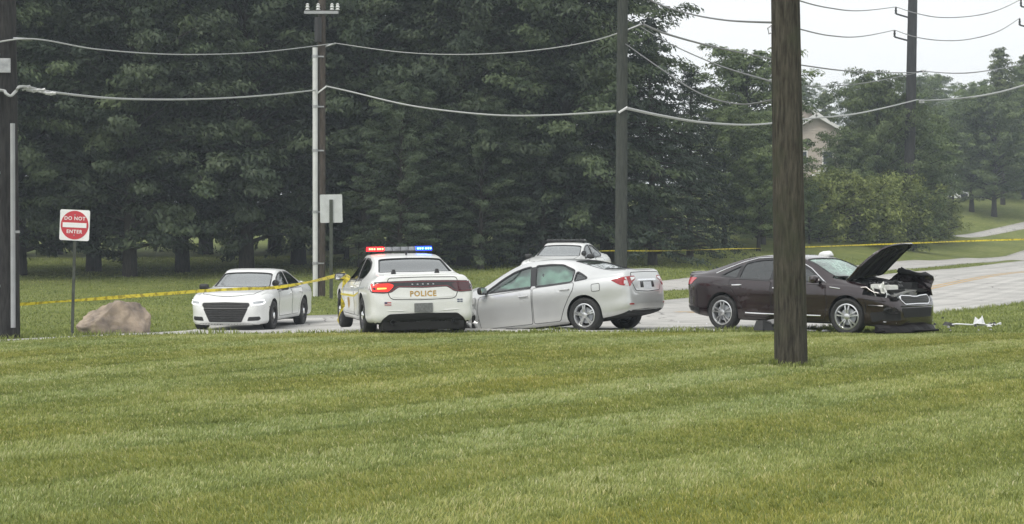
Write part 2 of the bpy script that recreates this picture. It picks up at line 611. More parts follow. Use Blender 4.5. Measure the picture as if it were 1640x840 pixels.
    L.new(n2.outputs['Fac'], bp.inputs['Height']); L.new(bp.outputs[0], b.inputs['Normal'])
    return m


M['road'] = road_material('road', (0.50, 0.49, 0.465), (0.31, 0.305, 0.29))
M['path'] = road_material('path', (0.47, 0.455, 0.43), (0.36, 0.35, 0.33))
M['marking'] = mk('marking', (0.50, 0.30, 0.085), 0.8, var=0.3, scale=3, col2=(0.42, 0.34, 0.22))

near_e = [(-30, 27), (-16, 29.0), (-9.7, 30.0), (-5, 31.0), (0, 31.2), (3.6, 31.4), (6.6, 33.6), (8.2, 36.4), (9.9, 40), (14.9, 49), (24, 68), (40, 100), (75, 170)]
far_e = [(-30, 30), (-16, 31.4), (-10.2, 32.2), (-7.7, 36), (-7.7, 46), (-5.5, 47.6), (-2.0, 46.6), (0, 45.4), (2.3, 44.8), (7.1, 53.5), (16.2, 72.5), (32, 104.5), (67, 174)]
near_c = np.array(catmull(near_e, 12)); far_c = np.array(catmull(far_e, 12))


def ribbon(name, A, B, na, lift, mat, v0=0.0, v1=1.0, parent=None, skirt=0.06):
    """sheet between two edge lines, laid on the ground with a small downturned edge"""
    n = len(A)
    mid = (A + B) / 2
    along = np.r_[0, np.cumsum(np.linalg.norm(np.diff(mid, axis=0), axis=1))]
    vs = np.linspace(v0, v1, na)
    P = A[:, None, :] * (1 - vs[None, :, None]) + B[:, None, :] * vs[None, :, None]
    Z = gz(P[..., 0], P[..., 1]) + lift
    V = np.concatenate([P, Z[..., None]], -1)
    acr = np.broadcast_to(vs[None, :], (n, na)).copy()
    alg = np.broadcast_to(along[:, None], (n, na)).copy()
    if skirt:
        lo = V[:, [0]].copy(); lo[..., 2] -= skirt
        hi = V[:, [-1]].copy(); hi[..., 2] -= skirt
        V = np.concatenate([lo, V, hi], 1)
        acr = np.concatenate([acr[:, [0]], acr, acr[:, [-1]]], 1)
        alg = np.concatenate([alg[:, [0]], alg, alg[:, [-1]]], 1)
        na += 2
    k = (np.arange(n - 1)[:, None] * na + np.arange(na - 1)[None, :]).ravel()
    me = np_mesh(name, V.reshape(-1, 3), np.c_[k, k + na, k + na + 1, k + 1], False)
    point_attr(me, 'across', acr.ravel()); point_attr(me, 'along', alg.ravel())
    return link_mesh(name, me, mat, parent)


road = ribbon('road', near_c, far_c, 14, 0.035, M['road'])
tag(road, 'pale worn concrete road curving uphill behind the crashed cars', 'road', kind='structure')
i0 = 12 * 7
for va, vb in ((0.470, 0.487), (0.505, 0.522)):
    ribbon('centre_line', near_c[i0:], far_c[i0:], 2, 0.040, M['marking'], va, vb, road, 0)

path_a = np.array(catmull([(-1.2, 48.8), (1.0, 50.0), (3.0, 52.8), (6.6, 57.0), (12, 68), (19.8, 84), (38, 119), (60, 160)], 10))
path_b = np.array(catmull([(-3.2, 52.0), (-1.2, 54.0), (1.0, 56.5), (4.6, 60.4), (9.3, 70.6), (17.1, 86.1), (35.3, 120.6), (57.2, 161.6)], 10))
path = ribbon('path', path_a, path_b, 6, 0.035, M['path'])
tag(path, 'pale concrete side path running along the road beyond the verge', 'path', kind='structure')
hill_a = np.array(catmull([(38, 146), (41.1, 150), (48.6, 160), (66, 180)], 8))
hill_b = np.array(catmull([(37.3, 147.2), (40.3, 151.4), (47.8, 161.6), (65, 182)], 8))
hill_path = ribbon('footpath', hill_a, hill_b, 4, 0.05, M['path'])
tag(hill_path, 'narrow pale footpath climbing the lawn on the hillside', 'path', kind='structure')


def inside(P, poly):
    x, y = P[:, 0], P[:, 1]
    r = np.zeros(len(P), bool)
    n = len(poly)
    for i in range(n):
        x0, y0 = poly[i]; x1, y1 = poly[(i + 1) % n]
        c = ((y0 > y) != (y1 > y))
        with np.errstate(divide='ignore', invalid='ignore'):
            xi = (x1 - x0) * (y - y0) / (y1 - y0) + x0
        r ^= c & (x < xi)
    return r


road_poly = np.r_[near_c, far_c[::-1]]
path_poly = np.r_[path_a, path_b[::-1]]


# ------------------------------------------------------------------ grass blades
def vnoise(x, y, seed):
    """smooth value noise, vectorised"""
    r = np.random.default_rng(seed).random((64, 64))
    xi, yi = np.floor(x).astype(int), np.floor(y).astype(int)
    fx, fy = x - xi, y - yi
    fx = fx * fx * (3 - 2 * fx); fy = fy * fy * (3 - 2 * fy)
    a, b = r[xi % 64, yi % 64], r[(xi + 1) % 64, yi % 64]
    c, d = r[xi % 64, (yi + 1) % 64], r[(xi + 1) % 64, (yi + 1) % 64]
    return (a * (1 - fx) + b * fx) * (1 - fy) + (c * (1 - fx) + d * fx) * fy


def grass_material(name):
    m, N, L, b = nt(name)
    av = N.new('ShaderNodeAttribute'); av.attribute_name = 'tint'
    cr = N.new('ShaderNodeValToRGB')
    e = cr.color_ramp.elements
    e[0].position = 0.0; e[0].color = (0.100, 0.125, 0.034, 1)
    e[1].position = 1.0; e[1].color = (0.62, 0.57, 0.34, 1)
    for p, c in ((0.3, (0.205, 0.250, 0.066)), (0.55, (0.335, 0.372, 0.116)), (0.78, (0.45, 0.465, 0.195))):
        k = e.new(p); k.color = (*c, 1)
    L.new(av.outputs['Fac'], cr.inputs['Fac'])
    tn = N.new('ShaderNodeAttribute'); tn.attribute_name = 'tone'      # random hue patches, plus mowing-stripe sheen painted as olive and blue-green
    hue = N.new('ShaderNodeMixRGB'); hue.inputs['Color1'].default_value = (1.06, .96, .70, 1); hue.inputs['Color2'].default_value = (.94, 1.04, 1.30, 1)
    L.new(tn.outputs['Fac'], hue.inputs['Fac'])
    mu = N.new('ShaderNodeMixRGB'); mu.blend_type = 'MULTIPLY'; mu.inputs['Fac'].default_value = 1
    L.new(cr.outputs[0], mu.inputs['Color1']); L.new(hue.outputs[0], mu.inputs['Color2'])
    cr = mu
    L.new(cr.outputs[0], b.inputs['Base Color'])
    b.inputs['Roughness'].default_value = 0.5
    b.inputs['Specular IOR Level'].default_value = 0.35
    out = [n for n in N if n.type == 'OUTPUT_MATERIAL'][0]
    tl = N.new('ShaderNodeBsdfTranslucent'); L.new(cr.outputs[0], tl.inputs['Color'])
    mx = N.new('ShaderNodeMixShader'); mx.inputs['Fac'].default_value = 0.35
    L.new(b.outputs[0], mx.inputs[1]); L.new(tl.outputs[0], mx.inputs[2])
    L.new(mx.outputs[0], out.inputs['Surface'])
    return m


M['grass'] = grass_material('grass')


def blades(name, P, h, w, tint, lean, label, tone=None):
    """P (n,2) roots, h heights, w widths, lean (n,2) tip offset in units of height; two segments each"""
    n = len(P)
    z = gz(P[:, 0], P[:, 1]) - 0.005
    a = rng.random(n) * math.pi * 2
    d = np.c_[np.cos(a), np.sin(a)] * w[:, None] / 2
    root = np.c_[P, z]
    mid = root + np.c_[lean * (h * 0.22)[:, None], h * 0.6]
    tip = root + np.c_[lean * h[:, None] * 0.8, h]
    d3 = np.c_[d, np.zeros(n)]
    V = np.stack([root - d3, root + d3, mid + d3 * 0.75, mid - d3 * 0.75, tip], 1).reshape(-1, 3)
    b = np.arange(n) * 5
    F = np.concatenate([np.c_[b, b + 1, b + 2], np.c_[b, b + 2, b + 3], np.c_[b + 3, b + 2, b + 4]])
    me = np_mesh(name, V, F)
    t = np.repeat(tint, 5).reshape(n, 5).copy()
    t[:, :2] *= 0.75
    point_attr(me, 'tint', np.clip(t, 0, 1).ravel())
    point_attr(me, 'tone', np.repeat(np.zeros(n) + .5 if tone is None else np.clip(tone, 0, 1), 5))
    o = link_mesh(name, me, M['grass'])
    return tag(o, label, 'grass', kind='stuff')


def lawn_pattern(X, Y):
    """mowing stripes (lean sign) and dry patches"""
    wob = vnoise(X * 0.16 + 9, Y * 0.16 + 3, 5) * 2.0 + vnoise(X * 0.6, Y * 0.6, 6) * 0.5
    s = (Y - 1.13 * X + wob * 0.6) / 3.5
    f = s - np.floor(s)
    stripe = np.tanh(3 * np.sin(2 * math.pi * f))
    am = vnoise(X * 0.3 + 3, Y * 0.3 + 8, 14)
    stripe = stripe * (0.35 + 0.9 * am)
    edge = (np.exp(-((f - 0.04) / 0.05) ** 2) + 0.8 * np.exp(-((f - 0.53) / 0.04) ** 2)) * np.clip(1.7 * vnoise(X * 0.45 + 30, Y * 0.45 + 2, 15) - 0.2, 0, 1)
    dry = vnoise(X * 0.35 + 20, Y * 0.5 + 4, 8) * 0.6 + vnoise(X * 1.4, Y * 1.8, 9) * 0.4
    return stripe, edge, dry


NB = 500000
u = rng.random(NB)
yb = 8.2 + (30.6 - 8.2) * (u ** 1.0)          # even in depth: denser close to the camera, as it is seen
hw = 0.325 * yb + 1.2
xb = (rng.random(NB) * 2 - 1) * hw
P = np.c_[xb, yb]
P = P[~inside(P, road_poly)]
n = len(P)
stripe, edge, dry = lawn_pattern(P[:, 0], P[:, 1])
h = (0.024 + 0.015 * rng.random(n)) * (1 + 0.22 * (dry - 0.5)) * np.where(P[:, 1] > 27, 1.0, 1.0)
far_k = np.clip((P[:, 1] - 8) / 22, 0, 1)
w = (0.0046 + 0.0034 * rng.random(n)) * (1 + 1.9 * far_k)
h = h * (1 + 0.25 * far_k)
clump = vnoise(P[:, 0] * 5, P[:, 1] * 5, 11)
h *= 0.75 + 0.5 * clump
tone = 0.42 + 0.17 * stripe + 0.55 * (vnoise(P[:, 0] * .4 + 7, P[:, 1] * .4, 33) - 0.5) + rng.normal(0, .12, n)  # stripe term paints how light catches bent blades; the noise is plain variation
tint = 0.50 + 0.045 * stripe - 0.20 * edge + 0.34 * (dry - 0.5) + 0.28 * (clump - 0.5) + rng.normal(0, 0.13, n)  # stripe term puts the light on leaning blades into the colour
straw = rng.random(n) < 0.05 + 0.10 * np.clip(dry - 0.55, 0, 1)
tint = np.where(straw, 0.85 + 0.15 * rng.random(n), tint)
lean = np.c_[rng.normal(0, 0.45, n) + 0.2 * stripe, rng.normal(0, 0.45, n) + 0.28 * stripe]
# scattered coarser tufts and weeds
nt_ = 650
ty = 8.5 + 21 * rng.random(nt_); tx = (rng.random(nt_) * 2 - 1) * (0.32 * ty + 1)
pp = np.repeat(np.c_[tx, ty], 16, 0) + rng.normal(0, .035, (nt_ * 16, 2))
pp = pp[~inside(pp, road_poly)]
m_ = len(pp)
P = np.r_[P, pp]; h = np.r_[h, .035 + .035 * rng.random(m_)]; w = np.r_[w, .007 + .006 * rng.random(m_)]
tint = np.r_[tint, .30 + rng.normal(0, .10, m_)]; lean = np.r_[lean, rng.normal(0, .6, (m_, 2))]; tone = np.r_[tone, np.full(m_, .35)]
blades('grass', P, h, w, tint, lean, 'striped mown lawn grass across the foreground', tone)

# longer uncut fringe along the road edge, round the poles, sign and boulder
def fringe(cx, cy, r0, r1, n):
    a = rng.random(n) * 6.283; r = r0 + (r1 - r0) * rng.random(n)
    return np.c_[cx + np.cos(a) * r, cy + np.sin(a) * r]

t = rng.random(9000) * (12 * 9)
i = t.astype(int); fr = (t - i)[:, None]
Pe = near_c[i] * (1 - fr) + near_c[i + 1] * fr
Pe += np.c_[rng.normal(0.0, 0.12, len(Pe)), -0.02 - np.abs(rng.normal(0, 0.22, len(Pe)))]
Pf = np.concatenate([Pe, fringe(3.75, 22.6, 0.22, 0.42, 700), fringe(-9.95, 33, 0.2, 0.5, 400), fringe(-9.2, 36, 0.55, 1.0, 900), fringe(-8.55, 33.2, 0, 0.3, 200)])
Pf = Pf[(np.abs(Pf[:, 0]) < 16) & (Pf[:, 1] < 60)]
Pf = Pf[~inside(Pf, road_poly)]
n = len(Pf)
patchy = vnoise(Pf[:, 0] * 1.3, Pf[:, 1] * 1.3, 21)
blades('roadside_grass', Pf, (0.05 + 0.10 * rng.random(n)) * (0.45 + 0.9 * patchy), 0.012 + 0.01 * rng.random(n),
       0.36 + rng.normal(0, 0.14, n), rng.normal(0, 0.45, (n, 2)), 'longer uncut grass fringe along the road edge')

# the lawns beyond the road, coarser
NB = 110000
yb = 31 + (95 - 31) * rng.random(NB) ** 1.25
xb = (rng.random(NB) * 2 - 1) * (0.325 * yb + 2)
P = np.c_[xb, yb]
P = P[~(inside(P, road_poly) | inside(P, path_poly))]
n = len(P)
_, _, dry = lawn_pattern(P[:, 0] * 0.7, P[:, 1] * 0.7)
blades('far_lawn_grass', P, 0.045 + 0.03 * rng.random(n), 0.02 + 0.022 * rng.random(n) * (P[:, 1] / 45), 0.36 + 0.4 * (dry - 0.5) + rng.normal(0, 0.11, n),
       rng.normal(0, 0.5, (n, 2)), 'short lawn grass beyond the road')

# ------------------------------------------------------------------ cars
M['white_paint'] = mk('white_paint', (0.71, 0.72, 0.71), 0.32, coat=0.6, var=0.03, scale=2.5, rvar=0.06)
M['silver_paint'] = mk('silver_paint', (0.60, 0.61, 0.61), 0.36, metal=0.55, coat=0.7, var=0.05, scale=2.0, rvar=0.05)
M['maroon_paint'] = mk('maroon_paint', (0.018, 0.0078, 0.0095), 0.22, metal=0.2, coat=1.0, var=0.15, scale=2.0, rvar=0.05)
M['black_plastic'] = mk('black_plastic', (0.018, 0.018, 0.019), 0.55, var=0.2, scale=9)
M['gloss_black'] = mk('gloss_black', (0.010, 0.010, 0.011), 0.15, coat=0.5)
M['underbody'] = mk('underbody', (0.012, 0.012, 0.012), 0.9)
M['interior'] = mk('interior', (0.055, 0.055, 0.058), 0.8, var=0.2, scale=7)
M['seat_cloth'] = mk('seat_cloth', (0.075, 0.075, 0.08), 0.9, var=0.2, scale=12)
M['tyre'] = mk('tyre', (0.020, 0.020, 0.020), 0.8, var=0.3, scale=14, bump=0.2, bscale=60)
M['alloy'] = mk('alloy', (0.62, 0.63, 0.64), 0.28, metal=0.85)
M['steel_black'] = mk('steel_black', (0.022, 0.022, 0.024), 0.4, metal=0.3)
M['chrome'] = mk('chrome', (0.85, 0.86, 0.87), 0.08, metal=1.0)
M['lamp_clear'] = mk('lamp_clear', (0.80, 0.82, 0.83), 0.1, coat=1.0, var=0.12, scale=18)
M['bar_clear'] = mk('bar_clear', (0.20, 0.21, 0.23), 0.15, coat=1.0, var=0.3, scale=14)
M['lamp_dark'] = mk('lamp_dark', (0.055, 0.004, 0.008), 0.12, coat=1.0)
M['lamp_red'] = mk('lamp_red', (0.30, 0.006, 0.010), 0.15, coat=0.6, var=0.3, scale=20)
M['lamp_maroon'] = mk('lamp_maroon', (0.13, 0.006, 0.012), 0.15, coat=0.8)
M['lamp_pink'] = mk('lamp_pink', (0.52, 0.075, 0.085), 0.12, coat=1.0)
M['plate'] = mk('plate', (0.16, 0.165, 0.17), 0.5, var=0.25, scale=30)
M['plate_white'] = mk('plate_white', (0.62, 0.64, 0.68), 0.5, var=0.12, scale=30)
M['gold'] = mk('gold', (0.44, 0.27, 0.055), 0.45, metal=0.2)
M['navy'] = mk('navy', (0.03, 0.045, 0.12), 0.4)
M['flag_red'] = mk('flag_red', (0.42, 0.06, 0.07), 0.5)
M['pale_grey'] = mk('pale_grey', (0.40, 0.42, 0.45), 0.4)
M['yellow_film'] = mk('yellow_film', (0.62, 0.52, 0.05), 0.5)
M['airbag'] = mk('airbag', (0.72, 0.74, 0.73), 0.85, var=0.08, scale=4, bump=0.4, bscale=6)
M['glass_dark'] = glass('glass_dark', (0.14, 0.16, 0.165), 0.13)
M['glass_side'] = glass('glass_side', (0.16, 0.19, 0.19), 0.02)
M['glass_clear'] = glass('glass_clear', (0.50, 0.64, 0.60), 0.26)
M['glass_green'] = glass('glass_green', (0.50, 0.72, 0.63), 0.04)
M['glass_craze'] = glass('glass_craze', (0.45, 0.62, 0.55), 0.04, craze=True)
M['lamp_lit'] = emit('lamp_lit', (1.0, 0.03, 0.015), 1.0, (0.3, 0.01, 0.01))
M['lamp_core'] = emit('lamp_core', (1.0, 0.22, 0.03), 6.0, (0.3, 0.1, 0.05))
M['drl'] = emit('drl', (1.0, 1.0, 0.97), 0.5, (0.8, 0.8, 0.8))
M['beacon_red'] = emit('beacon_red', (1.0, 0.008, 0.014), 4.5, (0.3, 0.02, 0.02))
M['beacon_red_core'] = emit('beacon_red_core', (1.0, 0.16, 0.06), 14.0, (0.3, 0.1, 0.02))
M['beacon_blue'] = emit('beacon_blue', (0.010, 0.040, 1.0), 5.0, (0.02, 0.03, 0.3))
M['beacon_blue_core'] = emit('beacon_blue_core', (0.10, 0.40, 1.0), 14.0, (0.02, 0.1, 0.3))

DIRS = {'front': Vector((-1, 0, 0)), 'rear': Vector((1, 0, 0)), 'top': Vector((0, 0, -1)), 'left': Vector((0, -1, 0)), 'right': Vector((0, 1, 0))}


def lift2(axis, a, b):
    if axis == 'front': return Vector((5, a, b))
    if axis == 'rear': return Vector((-5, a, b))
    if axis == 'top': return Vector((a, b, 5))
    if axis == 'left': return Vector((a, 5, b))
    return Vector((a, -5, b))


class Car:
    def __init__(s, spec, name, paint):
        s.sp = spec
        s.paint = paint
        s.root = empty(name)
        s.fn = {k: pchip(*zip(*spec[k])) for k in ('zt', 'zb', 'zs', 'w', 'we', 'ed')}
        s.outer = s.loft(spec['x0'], spec['x1'])
        bm = bmesh.new(); bm.from_mesh(s.outer)
        s.bvh = BVHTree.FromBMesh(bm); bm.free()

    def section(s, x, dw=0.0, dt=0.0, floor=None):
        f = s.fn
        zt, zb, zs, w, we, ed = (f[k](x) for k in ('zt', 'zb', 'zs', 'w', 'we', 'ed'))
        wb = w * s.sp.get('belt', 0.945)
        if floor is not None: zb = floor(x)
        zt -= dt; w -= dw; wb -= dw; we -= dw * 0.8
        ze = zt - ed
        hh = zs - zb
        q = s.sp.get('flank', 0.0)
        P = [(0, zb), (w * .5, zb), (w * .86, zb + .012 * hh / .7), (w * .955, zb + .09 * hh), (w * .985, zb + .22 * hh), (w * (.995 - q), zb + .45 * hh),
             (w, zb + .70 * hh), (w * .988, zb + .87 * hh), (wb + .004, zb + .975 * hh), (wb - .035, zs + .012)]
        b = P[-1]
        bow = 0.012
        for t in (.33, .66):
            P.append((b[0] + (we - b[0]) * t + bow, b[1] + (ze - b[1]) * t))
        P += [(we, ze), (we - .055, ze + .62 * (zt - ze)), (we * .62, ze + .93 * (zt - ze)), (we * .3, zt), (0, zt)]
        return catmull(P, 3)

    def loft(s, x0, x1, dw=0.0, dt=0.0, floor=None, mat=None):
        base = np.linspace(x0, x1, 66)
        ex = np.array([.012, .03, .055, .09, .13, .18])
        xs_ = np.unique(np.round(np.r_[base, x0 + ex, x1 - ex], 4))
        rings = []
        for x in xs_:
            half = s.section(x, dw, dt, floor)
            ring = [(x, p[0], p[1]) for p in half] + [(x, -p[0], p[1]) for p in half[-2:0:-1]]
            rings.append(np.array(ring))
        # soft end caps
        def capr(r, dx):
            c = r.mean(0)
            out = []
            for k, d in ((.92, .4), (.7, .75), (.35, .95)):
                q = c + (r - c) * np.array([1, k, k]); q[:, 0] += dx * d
                out.append(q)
            return out
        if dw == 0.0:
            rings = capr(rings[0], -.02)[::-1] + rings + capr(rings[-1], .02)
        m = len(rings[0])
        V = np.concatenate(rings)
        F = []
        for i in range(len(rings) - 1):
            for k in range(m):
                k2 = (k + 1) % m
                F.append((i * m + k, i * m + k2, (i + 1) * m + k2, (i + 1) * m + k))
        F.append(tuple(range(m - 1, -1, -1)))
        F.append(tuple((len(rings) - 1) * m + k for k in range(m)))
        d = s.sp.get('deform')
        if d and dw == 0.0:
            V = np.array([d(*p) for p in V])
        mb = MB(); mb.v = [tuple(p) for p in V]; mb.f = F
        return mb.mesh('loft')

    def cut_body(s):
        """hollow the cabin, open the windows, cut the wheel arches"""
        sp = s.sp
        body = link_mesh('body', s.outer.copy(), s.paint, s.root)
        tmp = []
        def cutter(me, mat):
            o = link_mesh('cutter', me, mat); tmp.append(o)
            md = body.modifiers.new('cut', 'BOOLEAN'); md.operation = 'DIFFERENCE'; md.object = o; md.solver = 'EXACT'
            md.material_mode = 'TRANSFER'
        cx0, cx1 = sp['cabin']
        ps = sp['shelf']
        fl = pchip([cx0 - 1, ps - .12, ps, .9 * cx1, cx1 + .5], [.97 + sp.get('shelf_z', 0), .97 + sp.get('shelf_z', 0), .36, .36, .7])
        cutter(s.loft(cx0, cx1, .06, .045, fl), M['interior'])
        for pl in sp['side_windows']:
            cutter(MB().prism(rounded(pl, .05), -1.3, 1.3, 'y').mesh(), M['black_plastic'])
        for key in ('windshield', 'backlight'):
            cutter(MB().prism(rounded(sp[key], .06), sp.get(key + '_z', .97), 2.0, 'z').mesh(), M['black_plastic'])
        r = sp['arch']
        for ax in sp['axles']:
            for sg in (-1, 1):
                mb = MB()
                prof = [(0.0001, .58 * sg), (r, .58 * sg), (r, 1.3 * sg), (0.0001, 1.3 * sg)]
                mb.lathe(prof, 36, 'y', (ax, 0, sp['wheel_r'] + sp.get('arch_dz', .015)))
                cutter(mb.mesh(), M['underbody'])
        for me, mat in sp.get('extra_cuts', []):
            cutter(me, mat)
        dg = bpy.context.evaluated_depsgraph_get()
        new = bpy.data.meshes.new_from_object(body.evaluated_get(dg))
        body.modifiers.clear()
        body.data = new
        for o in tmp: bpy.data.objects.remove(o)
        names = [m.name if m else '' for m in new.materials]
        if 'underbody' not in names:
            new.materials.append(M['underbody']); names.append('underbody')
        ub = names.index('underbody')
        bm = bmesh.new(); bm.from_mesh(new)
        for f in bm.faces:
            f.smooth = True
            if f.normal.z < -0.75 and f.calc_center_median().z < 0.5 and f.material_index == 0:
                f.material_index = ub
        for e in bm.edges:
            if len(e.link_faces) == 2 and (e.calc_face_angle(0) > 0.6 or e.link_faces[0].material_index != e.link_faces[1].material_index):
                e.smooth = False
        bm.to_mesh(new); bm.free()
        s.body = body
        return body

    def cast(s, axis, a, b, off):
        o, d = lift2(axis, a, b), DIRS[axis]
        hit = s.bvh.ray_cast(o, d)
        if hit[0] is None:
            hit = s.bvh.find_nearest(o + d * 3.6)
        return hit[0] - d * off

    def patch(s, name, poly, axis, mat, off=.004, parent=None, grid=.07, skirt=True, r=0.0, depth=.012):
        if r: poly = rounded(poly, r)
        bm = bmesh.new()
        bm.faces.new([bm.verts.new((p[0], p[1], 0)) for p in resample(poly, grid)])
        bmesh.ops.triangulate(bm, faces=bm.faces[:])
        P = np.array(poly)
        for k in (0, 1):
            for c in np.arange(math.ceil(P[:, k].min() / grid) * grid, P[:, k].max(), grid):
                no = (1, 0, 0) if k == 0 else (0, 1, 0)
                bmesh.ops.bisect_plane(bm, geom=bm.verts[:] + bm.edges[:] + bm.faces[:], plane_co=(c if k == 0 else 0, c if k == 1 else 0, 0), plane_no=no, dist=1e-4)
        bmesh.ops.remove_doubles(bm, verts=bm.verts[:], dist=1e-4)
        for v in bm.verts:
            v.co = s.cast(axis, v.co.x, v.co.y, off)
        d = DIRS[axis]
        bm.normal_update()
        if sum((f.normal * f.calc_area() for f in bm.faces), Vector()).dot(d) > 0:
            bmesh.ops.reverse_faces(bm, faces=bm.faces[:])
        for f in bm.faces: f.smooth = True
        if skirt:
            be = [e for e in bm.edges if len(e.link_faces) == 1]
            for e in be: e.smooth = False
            ret = bmesh.ops.extrude_edge_only(bm, edges=be)
            for v in ret['geom']:
                if isinstance(v, bmesh.types.BMVert): v.co += d * (off + depth)
        me = bpy.data.meshes.new(name)
        bm.to_mesh(me); bm.free()
        return link_mesh(name, me, mat, parent or s.root)

    def ring(s, name, poly, width, axis, mat, off=.005, parent=None, r=0.0, step=.05):
        if r: poly = rounded(poly, r)
        poly = resample(poly, step)
        outer = offset_poly(poly, width / 2); inner = offset_poly(poly, -width / 2)
        n = len(poly)
        d = DIRS[axis]
        V = [s.cast(axis, *p, off) for p in outer] + [s.cast(axis, *p, off) for p in inner]
        V += [v + d * (off + .01) for v in V[:n]] + [v + d * (off + .01) for v in V[n:2 * n]]
        F = []
        for i in range(n):
            j = (i + 1) % n
            F += [(i, j, n + j, n + i), (i, 2 * n + i, 2 * n + j, j), (n + i, n + j, 3 * n + j, 3 * n + i)]
        mb = MB(); mb.v = V; mb.f = F
        return mb.build(name, mat, parent or s.root)

    def text(s, name, string, axis, a, b, size, mat, off=.006, parent=None, space=1.0, mirror=1, bold=.0):
        cu = bpy.data.curves.new('text', 'FONT')
        cu.body = string; cu.size = size; cu.align_x = 'CENTER'; cu.align_y = 'CENTER'; cu.space_character = space; cu.offset = bold
        cu.resolution_u = 2
        ob = bpy.data.objects.new('text', cu); C.objects.link(ob)
        dg = bpy.context.evaluated_depsgraph_get()
        me = bpy.data.meshes.new_from_object(ob.evaluated_get(dg))
        bpy.data.objects.remove(ob)
        for v in me.vertices:
            v.co = s.cast(axis, a + v.co.x * mirror, b + v.co.y, off)
        return link_mesh(name, me, mat, parent or s.root)

    def bar(s, name, axis, pts, rad, mat, off=.01, parent=None, n=6):
        return MB().tube([s.cast(axis, a, b, off) for a, b in pts], rad, n).build(name, mat, parent or s.root, True)

    # ---- fittings
    def glaze(s, side, wind, back, trim):
        sp = s.sp
        for pl in sp['side_windows']:
            for ax in ('left', 'right'):
                g = s.patch('side_window', pl, ax, side, -.012, skirt=False, r=.05)
                s.ring('window_trim', pl, .03, ax, trim, .004, g, r=.05)
        for pc in sp.get('pillars', []):
            for ax in ('left', 'right'):
                s.patch('pillar_cover', pc, ax, M['gloss_black'], .005)
        g = s.patch('windshield', sp['windshield'], 'top', wind, -.014, skirt=False, r=.06)
        s.ring('windshield_trim', sp['windshield'], .03, 'top', M['black_plastic'], .003, g, r=.06)
        g = s.patch('rear_window', sp['backlight'], 'top', back, -.014, skirt=False, r=.06)
        s.ring('rear_window_trim', sp['backlight'], .025, 'top', M['black_plastic'], .003, g, r=.06)

    def doors(s, handle):
        for k, pl in enumerate(s.sp['doors']):
            for ax in ('left', 'right'):
                d = s.patch('door', pl, ax, s.paint, .004, r=.05, grid=.09)
                s.ring('door_gap', pl, .009, ax, M['underbody'], .0048, d, r=.05)
                hx, hz = s.sp['handles'][k]
                sg = 1 if ax == 'left' else -1
                p0 = s.cast(ax, hx - .09, hz, .03); p1 = s.cast(ax, hx + .09, hz + .004, .03)
                q0 = s.cast(ax, hx - .10, hz, -.002); q1 = s.cast(ax, hx + .10, hz + .004, -.002)
                MB().tube([q0, p0, p1, q1], [.012, .016, .016, .012], 8).build('handle', handle, d, True)
                s.patch('handle_recess', [(hx - .085, hz - .03), (hx + .085, hz - .03), (hx + .085, hz + .03), (hx - .085, hz + .03)], ax, M['black_plastic'] if handle is M['black_plastic'] else s.paint, .0055, d, r=.025)

    def wheel(s, x, side, style, r=None, turn=0.0, loc_y=None, tilt=0.0):
        r = r or s.sp['wheel_r']
        y = loc_y or s.sp['track']
        e = empty('wheel', (x, side * y, r), 0, s.root)
        e.rotation_euler = (tilt, 0, (0 if side > 0 else math.pi) + turn)
        wd = .112
        rr = s.sp.get('rim_r', .235)
        prof = [(rr - .005, -wd + .02), (rr + .02, -wd + .004), (r - .035, -wd - .004), (r - .008, -wd + .014), (r, -wd + .04), (r, wd - .04), (r - .008, wd - .014), (r - .035, wd + .004), (rr + .02, wd - .004), (rr - .005, wd - .02)]
        MB().lathe(prof, 40, 'y').build('tyre', M['tyre'], e, True)
        mat = M['steel_black'] if style == 'steel' else M['alloy']
        lip = [(rr + .006, wd - .012), (rr - .012, wd - .006), (rr - .022, wd - .02), (rr - .03, wd - .09), (rr - .035, -wd)]
        rim = MB().lathe(lip, 40, 'y').build('rim', mat, e, True)
        MB().disc(rr - .03, wd - .12, 32, 'y').disc(rr - .03, wd - .125, 32, 'y').build('brake_backing', M['underbody'], rim)
        MB().lathe([(.15, wd - .105), (.15, wd - .085), (.05, wd - .085)], 24, 'y').build('brake_disc', M['pale_grey'], rim)
        if style == 'steel':
            mb = MB()
            mb.lathe([(rr - .02, wd - .03), (rr - .045, wd - .05), (.13, wd - .025), (.10, wd - .03), (.02, wd - .03)], 32, 'y')
            mb.build('wheel_disc', mat, e, True)
            for k in range(10):
                a = k * math.pi / 5
                MB().lathe([(.022, -.004), (.022, .003), (.0001, .003)], 10, 'y', (math.cos(a) * .165, wd - .036, math.sin(a) * .165)).build('vent_hole', M['underbody'], rim)
            MB().lathe([(.085, wd - .032), (.082, wd - .005), (.06, wd + .012), (.0001, wd + .018)], 20, 'y').build('hub_cap', M['chrome'], e, True)
        else:
            nsp = {'five': 5, 'ten': 5}[style]
